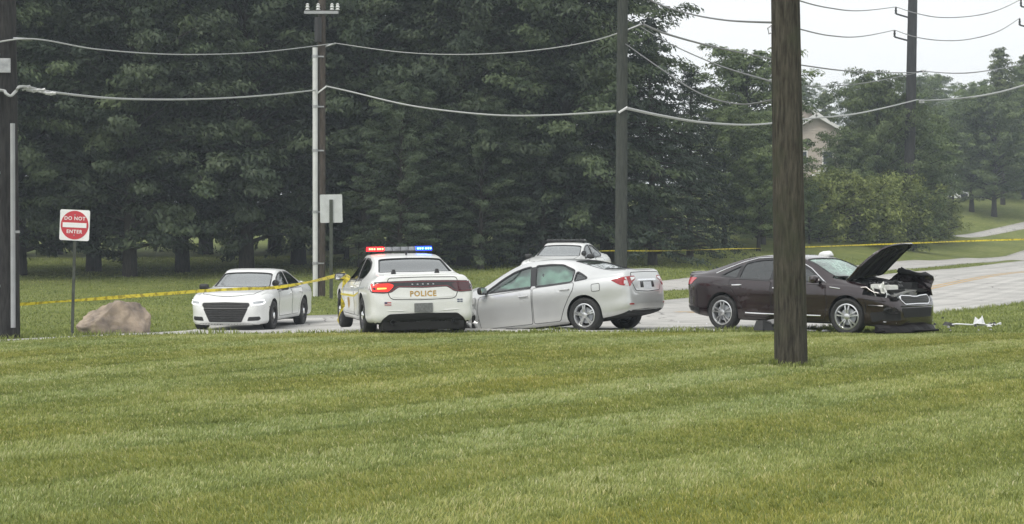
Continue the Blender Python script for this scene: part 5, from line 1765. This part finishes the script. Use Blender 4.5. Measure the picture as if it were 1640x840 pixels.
def text_mesh(string, size, space=1.0, bold=0.0):
    cu = bpy.data.curves.new('text', 'FONT')
    cu.body = string; cu.size = size; cu.align_x = 'CENTER'; cu.align_y = 'CENTER'; cu.space_character = space; cu.offset = bold; cu.extrude = .001
    ob = bpy.data.objects.new('text', cu); C.objects.link(ob)
    me = bpy.data.meshes.new_from_object(ob.evaluated_get(bpy.context.evaluated_depsgraph_get()))
    bpy.data.objects.remove(ob)
    me.transform(Matrix.Rotation(math.pi / 2, 4, 'X'))
    return me


Ys = 33.2
gb = ground_at(115, Ys)
sg_ = empty('do_not_enter_sign', gb)
ctr = at(120.5, 361, Ys) - gb
lean_ = Matrix.Rotation(math.radians(2.6), 4, 'Y')
S = .605
face = MB().prism(rounded([(-S / 2, -S / 2), (S / 2, -S / 2), (S / 2, S / 2), (-S / 2, S / 2)], .04), -.004, 0, 'y')
def put(me, d=0.0):
    me.transform(Matrix.Translation(ctr + Vector((0, d, 0))) @ lean_ @ Matrix.Rotation(math.radians(-6), 4, 'Z'))
    return me
pan = link_mesh('sign_panel', put(face.mesh(), -.035), M['sign_white'], sg_)
disc_ = MB().lathe([(S * .465, 0), (S * .465, -.003), (.0001, -.003)], 48, 'y').mesh()
link_mesh('red_disc', put(disc_, -.041), M['sign_red'], pan)
link_mesh('white_bar', put(MB().box((0, 0, 0), (S * .80, .003, S * .155)).mesh(), -.0475), M['sign_white'], pan)
for st_, zz in (('DO NOT', S * .215), ('ENTER', -S * .215)):
    tm = text_mesh(st_, S * .16, 1.15, .002)
    tm.transform(Matrix.Translation((0, 0, zz)))
    link_mesh('lettering', put(tm, -.0475), M['sign_white'], pan)
MB().box((ctr.x / 2 + .0, 0, (ctr.z + .28) / 2 - .15), (.055, .035, ctr.z + .58), Matrix.Rotation(math.atan2(ctr.x, ctr.z), 3, 'Y')).build('post', M['sign_post'], sg_, False, .004)
for zz in (-.2, .2):
    MB().lathe([(.014, 0), (.012, -.012), (.0001, -.012)], 8, 'y', ctr + Vector((zz * .05, -.048, zz + .0))).build('bolt', M['galv'], pan)
tag(sg_, 'red and white DO NOT ENTER sign on a leaning dark post beside the boulder', 'road sign')

Yb = 56.0
gb2 = ground_at(531, Yb)
sb = empty('road_sign', gb2)
cb_ = at(530.5, 334.5, Yb) - gb2
link_mesh('sign_panel', (lambda me: (me.transform(Matrix.Translation(cb_) @ Matrix.Rotation(math.radians(-1), 4, 'Y')), me)[1])(MB().prism(rounded([(-.37, -.47), (.37, -.47), (.37, .47), (-.37, .47)], .04), -.004, .004, 'y').mesh()), M['sign_back'], sb)
MB().box((cb_.x, -.035, (cb_.z + .30) / 2 - .15), (.11, .06, cb_.z + .60)).build('post', M['sign_post'], sb, False, .004)
tag(sb, 'pale blank back of a rectangular road sign in front of the slender brown pole', 'road sign')

# ------------------------------------------------------------------ yellow police tape
def tape_material():
    m, N, L, b = nt('tape')
    tc = N.new('ShaderNodeTexCoord')
    n1 = N.new('ShaderNodeTexNoise'); n1.inputs['Scale'].default_value = 9; n1.inputs['Detail'].default_value = 2
    L.new(tc.outputs['Object'], n1.inputs['Vector'])
    cr = N.new('ShaderNodeValToRGB')
    cr.color_ramp.elements[0].position = .40; cr.color_ramp.elements[1].position = .52
    cr.color_ramp.elements[0].color = (.36, .29, .03, 1); cr.color_ramp.elements[1].color = (.74, .62, .06, 1)
    L.new(n1.outputs['Fac'], cr.inputs['Fac']); L.new(cr.outputs[0], b.inputs['Base Color'])
    b.inputs['Roughness'].default_value = .35
    out = [n for n in N if n.type == 'OUTPUT_MATERIAL'][0]
    tl = N.new('ShaderNodeBsdfTranslucent'); L.new(cr.outputs[0], tl.inputs['Color'])
    mx = N.new('ShaderNodeMixShader'); mx.inputs['Fac'].default_value = .35
    L.new(b.outputs[0], mx.inputs[1]); L.new(tl.outputs[0], mx.inputs[2]); L.new(mx.outputs[0], out.inputs['Surface'])
    return m


M['tape'] = tape_material()


def tape(label, pts, width, tw, world=None):
    P_ = [tuple(p) for p in (world if world else [at(*p) for p in pts])]
    Q = [Vector(q) for q in catmull(P_, 14)]
    V, F = [], []
    for i, q in enumerate(Q):
        t_ = (Q[min(i + 1, len(Q) - 1)] - Q[max(i - 1, 0)]).normalized()
        sd_ = t_.cross(Vector((0, 0, 1))).normalized() if abs(t_.z) < .9 else Vector((1, 0, 0))
        upv = sd_.cross(t_).normalized()
        a = tw(i / (len(Q) - 1))
        d_ = (upv * math.cos(a) + sd_ * math.sin(a)) * width / 2
        V += [q - d_, q + d_]
        if i: F.append((2 * i - 2, 2 * i, 2 * i + 1, 2 * i - 1))
    mb = MB(); mb.v = V; mb.f = F
    me = mb.mesh('tape', True)
    o = link_mesh('caution_tape', me, M['tape'])
    return tag(o, label, 'caution tape')


tape('yellow caution tape stretched from the left edge pole to the marked police car', [(-60, 493, 33), (0, 490, 33), (100, 483, 33.8), (220, 474, 35), (330, 466, 36.5), (390, 463, 37.2), (440, 461, 37.6), (500, 451, 36.6), (553, 438, 33.6)], .07, lambda t_: .5 * math.sin(t_ * 9) + .35 * math.sin(t_ * 31) + .2)
tape('loose end of yellow caution tape hanging down the side of the marked police car', [(551, 436, 33.6), (558, 444, 33.0), (550, 455, 32.8), (547, 474, 32.7), (549, 490, 32.7), (544, 504, 32.8), (541, 516, 33.0)], .085, lambda t_: .8 * math.sin(t_ * 11) + .5)
tape('thin yellow caution tape strung behind the distant police car to the dark conifers', [(930, 404, 62), (975, 402, 64), (1070, 402, 68), (1165, 399, 72), (1220, 398, 75)], .045, lambda t_: .9 + .5 * math.sin(t_ * 14))
tape('bright yellow caution tape across the far lawn at right, above the sprung bonnet', [(1290, 396, 78), (1400, 392, 74), (1480, 389, 70), (1560, 386, 66), (1660, 383, 62), (1760, 378, 60)], .06, lambda t_: .5 * math.sin(t_ * 17) + .15)

# ------------------------------------------------------------------ trees
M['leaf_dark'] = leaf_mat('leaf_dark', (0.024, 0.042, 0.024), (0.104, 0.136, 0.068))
M['leaf_mid'] = leaf_mat('leaf_mid', (0.046, 0.078, 0.028), (0.190, 0.245, 0.090))
M['leaf_needle'] = leaf_mat('leaf_needle', (0.014, 0.026, 0.017), (0.048, 0.068, 0.038), .12)
M['leaf_light'] = leaf_mat('leaf_light', (0.060, 0.090, 0.034), (0.21, 0.245, 0.10), .35)
M['leaf_bush'] = leaf_mat('leaf_bush', (0.075, 0.110, 0.030), (0.31, 0.35, 0.105), .35)
M['bark'] = wood_material('bark', (0.020, 0.018, 0.016), (0.070, 0.060, 0.050))


def leaf_quads(ctr, nrm, size, r_, grow):
    """rhombic leaf sprays: centres (n,3), normals (n,3), size (n)"""
    n = len(ctr)
    a = r_.normal(size=(n, 3)) * .55 + grow          # sprays point along the bough and hang
    v = np.cross(nrm, a); v /= np.linalg.norm(v, axis=1)[:, None] + 1e-9
    u = np.cross(v, nrm)
    s = size[:, None]
    k = (.32 + .24 * r_.random(n))[:, None]
    V = np.stack([ctr - u * s * .5, ctr + v * s * k * .55 - u * s * .05, ctr + u * s * .55, ctr - v * s * k * .5 + u * s * .05], 1)
    # fold the spray a little so that it is not flat
    V[:, 1] += nrm * s * .10; V[:, 3] += nrm * s * .10; V[:, 2] -= np.array([0, 0, 1]) * s * .12
    return V.reshape(-1, 3)


def make_tree(seed, H, R, n_bough, n_leaf, kind='broad', t0=.14, leaf=.26, droop=.35, trunk_r=.28, flat=.5, clump=1.0, hang=1.0):
    """returns crown mesh and trunk mesh; boughs set out round a tapering trunk, leaf clumps along each bough"""
    r_ = np.random.default_rng(seed)
    wood = MB()
    lean = r_.normal(0, .012, 2) * H
    tp = [(lean[0] * t_ ** 2, lean[1] * t_ ** 2, H * t_ * .97 - .3 * (1 - t_)) for t_ in np.linspace(0, 1, 9)]
    wood.tube(tp, [trunk_r * (1.25 if i == 0 else 1) * (1 - .92 * i / 8) + .015 for i in range(9)], 9)
    C_, N_, S_, T_, G_ = [], [], [], [], []
    for b in range(n_bough):
        t_ = t0 + (1 - t0) * ((b + r_.random()) / n_bough) ** (1.0 if kind != 'spruce' else .9)
        az = b * 2.39996 + r_.normal(0, .35)
        if kind == 'spruce':
            L = R * (1 - t_) ** .85 * (1.06 + r_.normal(0, .10)) + .25
            el0, el1 = .10, -.45
        elif kind == 'poplar':
            L = R * (math.sin(math.pi * min(1, (t_ * .85 + .15))) ** .6) * (1 + r_.normal(0, .18))
            el0, el1 = 1.0, .8
        else:
            prof = math.sin(math.pi * min(.999, .16 + .80 * ((t_ - t0) / (1 - t0)) ** .9)) ** .55
            L = R * prof * (1 + r_.normal(0, .16))
            el0 = .25 + .75 * t_; el1 = el0 - droop * (1.5 - t_)
        L = max(L, .4)
        o = np.array([lean[0] * t_ ** 2, lean[1] * t_ ** 2, H * t_ * .95])
        pts = [o]
        ns = 5
        for i in range(ns):
            el = el0 + (el1 - el0) * (i / (ns - 1))
            az2 = az + r_.normal(0, .10)
            pts.append(pts[-1] + np.array([math.cos(az2) * math.cos(el), math.sin(az2) * math.cos(el), math.sin(el)]) * L / ns)
        wood.tube([tuple(p) for p in pts[:5]], [max(.012, trunk_r * .32 * (1 - t_) * (1 - i / 5) + .015) for i in range(5)], 5, False)
        nc = max(2, int(round(L / (1.0 * clump))))
        tone = r_.normal(0, .13)
        for c in range(nc):
            s = .28 + .75 * (c + r_.random()) / nc
            f = min(s, .999) * ns
            i = int(f); q = pts[i] + (pts[i + 1] - pts[i]) * (f - i)
            q = q + np.array([r_.normal(0, .22), r_.normal(0, .22), r_.normal(0, .10)]) * clump * L * .16
            rc = clump * (.55 + .35 * r_.random()) * (.75 + .25 * L / R) * (1.15 - .35 * s)
            m = int(n_leaf * (.6 + .8 * r_.random()))
            d = r_.normal(size=(m, 3)); d /= np.linalg.norm(d, axis=1)[:, None]
            rad = rc * r_.random(m) ** .45
            out = np.array([math.cos(az), math.sin(az), 0])
            off = d * rad[:, None] * np.array([1, 1, flat])
            off += out * (off @ out)[:, None] * .45          # sprays stretched outwards
            off[:, 2] -= .28 * droop * (off @ out) if kind != 'poplar' else 0
            C_.append(q + off)
            G_.append(np.broadcast_to(out * .75 + np.array([0, 0, -.45 if kind != 'poplar' else .5]), (m, 3)) * hang)
            nn = d * .55 + np.array([0, 0, .75]) + out * .30 + r_.normal(0, .38, (m, 3))
            N_.append(nn / np.linalg.norm(nn, axis=1)[:, None])
            S_.append(leaf * (.6 + .8 * r_.random(m)) * (.9 if kind != 'spruce' else .8))
            T_.append(np.clip(.45 + tone + r_.normal(0, .14) + r_.normal(0, .14, m), 0, 1))
    ctr = np.concatenate(C_); nr = np.concatenate(N_); sz = np.concatenate(S_); tt = np.concatenate(T_)
    V = leaf_quads(ctr, nr, sz, r_, np.concatenate(G_))
    n = len(ctr)
    me = np_mesh('crown', V, np.arange(n * 4).reshape(n, 4))
    point_attr(me, 'tint', np.repeat(tt, 4))
    return me, wood.mesh('trunk', True), n


def tree_proto(name, leaf_m, *a, **k):
    cm, tm, n = make_tree(*a, **k)
    cm.materials.append(leaf_m); tm.materials.append(M['bark'])
    return name, cm, tm


def plant(proto, px, Y, sc, label, cat='tree', group=None, sz=None, rz=None, py=None, mat=None, sink=0.0):
    name, cm, tm = proto
    g = ground_at(px, Y, -sink)
    if py is not None: g = at(px, py, Y)
    e = empty(name, g, random.uniform(0, 6.28) if rz is None else rz)
    e.scale = (sc, sc, sz or sc)
    link_mesh('trunk', tm, None, e)
    c = link_mesh('crown', cm, None, e)
    if mat:
        c.material_slots[0].link = 'OBJECT'; c.material_slots[0].material = mat
    return tag(e, label, cat, group)


b_1 = tree_proto('broadleaf_tree', M['leaf_dark'], 1, 19, 6.4, 112, 84, t0=.055, leaf=.25, droop=.5, trunk_r=.31)
M['leaf_wall'] = leaf_mat('leaf_wall', (0.030, 0.052, 0.027), (0.124, 0.160, 0.074))
b_2 = tree_proto('broadleaf_tree', M['leaf_wall'], 2, 18, 6.8, 108, 84, t0=.075, leaf=.25, droop=.6, trunk_r=.30)
b_3 = tree_proto('broadleaf_tree', M['leaf_dark'], 3, 20, 6.0, 116, 80, t0=.06, leaf=.25, droop=.45, trunk_r=.30)
s_1 = tree_proto('spruce_tree', M['leaf_needle'], 4, 20, 6.0, 150, 34, kind='spruce', t0=.05, leaf=.26, flat=.40, trunk_r=.30, clump=.85)
s_2 = tree_proto('spruce_tree', M['leaf_needle'], 5, 17, 5.0, 130, 34, kind='spruce', t0=.04, leaf=.26, flat=.40, trunk_r=.28, clump=.85)
r_1 = tree_proto('round_tree', M['leaf_mid'], 6, 12, 5.0, 96, 70, t0=.10, leaf=.27, droop=.35, trunk_r=.25, clump=.9, hang=.25)
r_2 = tree_proto('round_tree', M['leaf_mid'], 7, 11, 5.4, 92, 70, t0=.14, leaf=.27, droop=.45, trunk_r=.26, clump=.9, hang=.25)
r_3 = tree_proto('round_tree', M['leaf_mid'], 17, 11, 5.2, 84, 70, t0=.30, leaf=.27, droop=.35, trunk_r=.26, clump=.9, hang=.25)
p_1 = tree_proto('upright_tree', M['leaf_light'], 8, 15, 2.6, 64, 46, kind='poplar', t0=.20, leaf=.30, trunk_r=.20, clump=.8)
h_1 = tree_proto('shrub', M['leaf_bush'], 9, 2.6, 1.9, 40, 46, t0=.03, leaf=.17, droop=.2, trunk_r=.06, flat=.8, clump=.55, hang=.15)
h_2 = tree_proto('shrub', M['leaf_bush'], 10, 2.3, 2.2, 40, 46, t0=.03, leaf=.17, droop=.3, trunk_r=.06, flat=.8, clump=.55, hang=.15)

GW = 'tall trees walling in the left and middle'
wall = [  # proto, px, Y, scale, label
    (b_2, -95, 74, 1.0, 'broadleaf tree just off the left edge behind the dark pole'),
    (b_1, 30, 77, 1.02, 'dark broadleaf tree whose crown hangs over the left edge pole'),
    (b_2, 150, 80, 1.05, 'tall layered broadleaf tree above the DO NOT ENTER sign'),
    (b_3, 208, 76, .95, 'broadleaf tree with a bare dark trunk standing behind the boulder'),
    (b_2, 292, 79, 1.0, 'broadleaf tree with heavy trunk left of the white saloon roof'),
    (b_1, 395, 78, 1.0, 'drooping dark tree directly above the white saloon'),
    (b_3, 478, 84, 1.1, 'dark tree behind the white conduit pole'),
    (b_1, 585, 80, .98, 'broad drooping tree above the red roof light'),
    (b_2, 665, 86, 1.1, 'tall broad tree above the blue roof light'),
    (b_3, 742, 79, .92, 'dark tree between the blue roof light and the distant police car'),
    (b_1, 835, 82, 1.05, 'dense dark tree above the crushed nose of the silver sedan'),
    (b_2, 905, 80, .92, 'dark tree directly above the distant police car'),
    (s_1, 972, 82, 1.04, 'tall dark spruce beside the weathered pole, its edge against the sky'),
    (s_2, 1045, 80, .72, 'shorter dark spruce in front of the tall spruce skirt'),
    (s_2, 1105, 86, .60, 'small dark conifer at the end of the dark tree row'),
]
for pr_, px, Y, sc, lab in wall:
    plant(pr_, px, Y, sc, lab, group=GW)
back = [(-160, 96, 1.2), (-20, 98, 1.15), (90, 100, 1.2), (200, 97, 1.15), (330, 99, 1.2), (440, 101, 1.2), (540, 98, 1.15), (630, 102, 1.2), (720, 99, 1.2), (800, 101, 1.2), (880, 98, 1.1)]
rear_lab = ['off the left edge behind the front trunks', 'behind the left edge pole', 'behind and left of the DO NOT ENTER sign', 'glimpsed above the boulder behind the front trunks', 'behind the heavy trunk left of the white saloon',
            'behind the drooping tree over the white saloon', 'behind the blank sign back', 'behind the tree over the red roof light', 'behind the tree over the blue roof light', 'behind the tree over the silver sedan nose', 'behind the tree over the distant police car']
for k, (px, Y, sc) in enumerate(back):
    plant([b_3, b_1, b_2][k % 3], px, Y, sc, 'rear row tree ' + rear_lab[k], group='rear row of the tree wall')
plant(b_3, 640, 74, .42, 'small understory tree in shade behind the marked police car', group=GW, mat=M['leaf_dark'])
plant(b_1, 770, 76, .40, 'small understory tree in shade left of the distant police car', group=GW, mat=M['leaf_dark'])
plant(s_2, 700, 78, .5, 'small shaded conifer behind the marked police car roof', group=GW)
plant(s_2, 870, 78, .55, 'small shaded conifer behind the distant police car', group=GW)
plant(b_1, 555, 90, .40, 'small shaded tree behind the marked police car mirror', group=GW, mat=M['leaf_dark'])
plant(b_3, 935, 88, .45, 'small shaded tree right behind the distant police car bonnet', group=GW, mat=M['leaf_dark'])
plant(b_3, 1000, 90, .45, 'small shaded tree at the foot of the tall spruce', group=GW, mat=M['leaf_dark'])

GH = 'trees on the right hillside'
plant(r_1, 1196, 108, 1.08, 'round green tree left of the foreground pole against the sky', group=GH, sz=.93)
plant(r_2, 1160, 96, .66, 'lower green tree in front of the round tree', group=GH)
plant(r_1, 1222, 100, .62, 'leafy tree directly behind the foreground pole', group=GH)
plant(r_2, 1215, 94, .44, 'small leafy tree at the lawn edge left of the foreground pole', group=GH)
plant(r_1, 1296, 104, .26, 'small leafy tree just right of the foreground pole below the house', group=GH)
plant(r_2, 1405, 122, .74, 'green tree right of the house wall', group=GH, sz=1.04)
plant(r_1, 1360, 118, .58, 'small green tree in front of the house wall', group=GH)
plant(r_2, 1592, 166, 1.0, 'full green tree between the bare-trunked tree and the right edge', group=GH)
plant(r_1, 1425, 145, .86, 'full green tree just right of the hillside pole', group=GH)
plant(r_1, 1440, 128, .86, 'dense tree around the base of the hillside pole', group=GH)
plant(r_1, 1378, 112, .36, 'low dense tree between house and hillside pole', group=GH)
plant(r_2, 1452, 150, .80, 'spreading tree right of the hillside pole', group=GH)
plant(r_3, 1556, 168, .92, 'spreading dark tree on the hill lawn with a bare trunk', group=GH)
plant(r_1, 1640, 182, 1.1, 'dense tree at the right edge on the hillside', group=GH)
plant(p_1, 1606, 176, 1.12, 'tall airy pale green upright tree against the sky at right', group=GH)
plant(p_1, 1645, 184, 1.05, 'second airy upright tree cut by the right edge of the picture', group=GH)
plant(r_1, 1470, 195, 1.05, 'distant tree beyond the hillside pole', group=GH)
plant(r_2, 1560, 205, 1.05, 'distant tree behind the bare-trunked hill tree', group=GH)
plant(p_1, 1320, 190, .80, 'pale distant tree rising behind the house roof', group=GH)
plant(r_1, 1720, 190, 1.1, 'tree off the right edge of the picture', group=GH)

for k, (px, Y, lab) in enumerate([(1290, 225, 'far tree behind the house, left of its roof'), (1375, 230, 'far tree behind the house, right of its roof'), (1500, 228, 'far tree on the hilltop left of the bare-trunked tree'),
                                  (1590, 232, 'far tree on the hilltop under the airy upright tree'), (1680, 225, 'far hilltop tree at the right edge')]):
    plant([b_2, b_1, b_3][k % 3], px, Y, .72, lab, group=GH, mat=M['leaf_mid'])

for k in range(6):
    plant([h_1, h_2][k % 2], 1520 + 42 * k, 192 + 3 * (k % 3), 3.0, ['first', 'second', 'third', 'fourth', 'fifth', 'last'][k] + ' hilltop hedge shrub counting from the hillside pole', 'shrub', 'hilltop hedge', mat=M['leaf_mid'])
GB = 'shrubs along the far bank'
sh_lab = ['shrub at the left end of the bank beside the foreground pole', 'yellow green shrub right of the foreground pole', 'dense shrub above the maroon sedan windscreen', 'shrub behind the tip of the sprung bonnet',
          'tall shrub in the middle of the bank right of the sprung bonnet', 'dark shrub below the hillside pole', 'shrub near the right end of the bank', 'last shrub at the right end of the bank',
          'upper shrub behind the bank row below the house', 'upper pale shrub behind the bank row', 'upper shrub before the pale parked car', 'upper shrub left of the hill lawn']
spots = [(1268, 106, .95), (1312, 106, 1.1), (1352, 108, 1.15), (1392, 109, 1.12), (1432, 111, 1.2), (1462, 113, .95), (1492, 128, 1.1), (1512, 134, .62), (1340, 120, 1.25), (1405, 124, 1.4), (1462, 134, 1.7), (1478, 140, .9)]
for k, (px, Y, sc) in enumerate(spots):
    plant([h_1, h_2][k % 2], px, Y, sc * 1.25, sh_lab[k], 'shrub', GB, sz=sc * 1.3, mat=M['leaf_mid'] if k in (5, 8, 10) else None)

# ------------------------------------------------------------------ house on the hill
M['siding'] = mk('siding', (0.47, 0.415, 0.365), 0.8, var=0.06, scale=2)
M['house_trim'] = mk('house_trim', (0.66, 0.66, 0.64), 0.6)
M['roofing'] = mk('roofing', (0.17, 0.155, 0.14), 0.9, var=0.2, scale=5)
M['window_glass'] = mk('window_glass', (0.05, 0.06, 0.07), 0.1, coat=0.5)
hb = at(1302, 300, 150)
hs = empty('house', hb)
def hpoly(name, W, Hh, peak, x, y, depth, mat, par):
    return MB().prism([(x - W / 2, -4), (x + W / 2, -4), (x + W / 2, Hh), (x, Hh + peak), (x - W / 2, Hh)], y, y + depth, 'y').build(name, mat, par)
w_ = hpoly('wall', 7.0, 4.3, 2.0, .2, 0, 9, M['siding'], hs)
w2 = hpoly('wall', 6.0, 5.6, 2.2, -1.0, 2.2, 9, M['siding'], hs)
for k in range(26):            # lapped siding boards
    z_ = -.4 + k * .22
    hwid = 3.5 if z_ < 4.25 else max(.1, 3.5 * (6.3 - z_) / 2.0)
    MB().box((.2, -.012, z_), (2 * hwid - .02, .03, .19), Matrix.Rotation(-.06, 3, 'X')).build('siding_board', M['siding'], w_)
for W, Hh, pk, x0, y0, wall_ in ((7.0, 4.3, 2.0, .2, 0, w_), (6.0, 5.6, 2.2, -1.0, 2.2, w2)):
    rf = empty('roof', (0, 0, 0), 0, hs)
    for sg in (1, -1):
        a = math.atan2(pk, W / 2); L_ = math.hypot(pk, W / 2) + .4
        cx = x0 + sg * (W / 4 + .15); cz = Hh + pk / 2 + .02 - .06
        MB().box((cx, y0 + 4.3, cz + .10), (L_, 9.6, .14), Matrix.Rotation(sg * a, 3, 'Y')).build('roof_slope', M['roofing'], rf)
        MB().box((cx, y0 - .53, cz + .02), (L_ + .05, .05, .26), Matrix.Rotation(sg * a, 3, 'Y')).build('fascia', M['house_trim'], rf)
for wx, wz in ((1.3, 2.6), (-1.0, 2.6), (1.3, .3)):
    wi_ = MB().box((wx, -.05, wz), (1.0, .06, 1.3)).build('window', M['house_trim'], hs)
    MB().box((wx, -.085, wz), (.8, .02, 1.1)).build('pane', M['window_glass'], wi_)
MB().prism([(-.4, .9), (2.6, .9), (1.1, 1.9)], -1.6, -.05, 'y').build('porch_gable', M['house_trim'], hs)
tag(hs, 'tan lapped-siding house with white gable trim among the hillside trees', 'house')

hc = at(1517, 318, 180)
hill_car.location = hc + Vector((0, 0, -.1))
hill_car.location.z = gz1(hc.x, hc.y) + .02
hill_car.rotation_euler = (0, 0, math.radians(-60))

# ------------------------------------------------------------------ air
haze_m = bpy.data.materials.new('haze'); haze_m.use_nodes = True
hn = haze_m.node_tree
for nd in list(hn.nodes):
    if nd.type != 'OUTPUT_MATERIAL': hn.nodes.remove(nd)
pv = hn.nodes.new('ShaderNodeVolumePrincipled')
pv.inputs['Color'].default_value = (0.80, 0.91, 1.0, 1)
pv.inputs['Density'].default_value = 0.0008
hn.links.new(pv.outputs[0], [n for n in hn.nodes if n.type == 'OUTPUT_MATERIAL'][0].inputs['Volume'])
zmin, zmax = float(gv[:, 2].min()) - 1.0, 48.0
hz = MB().box((30, 219, (zmin + zmax) / 2), (600, 580, zmax - zmin)).build('haze', haze_m)
tag(hz, 'thin pale summer haze filling the air', 'haze', kind='stuff')
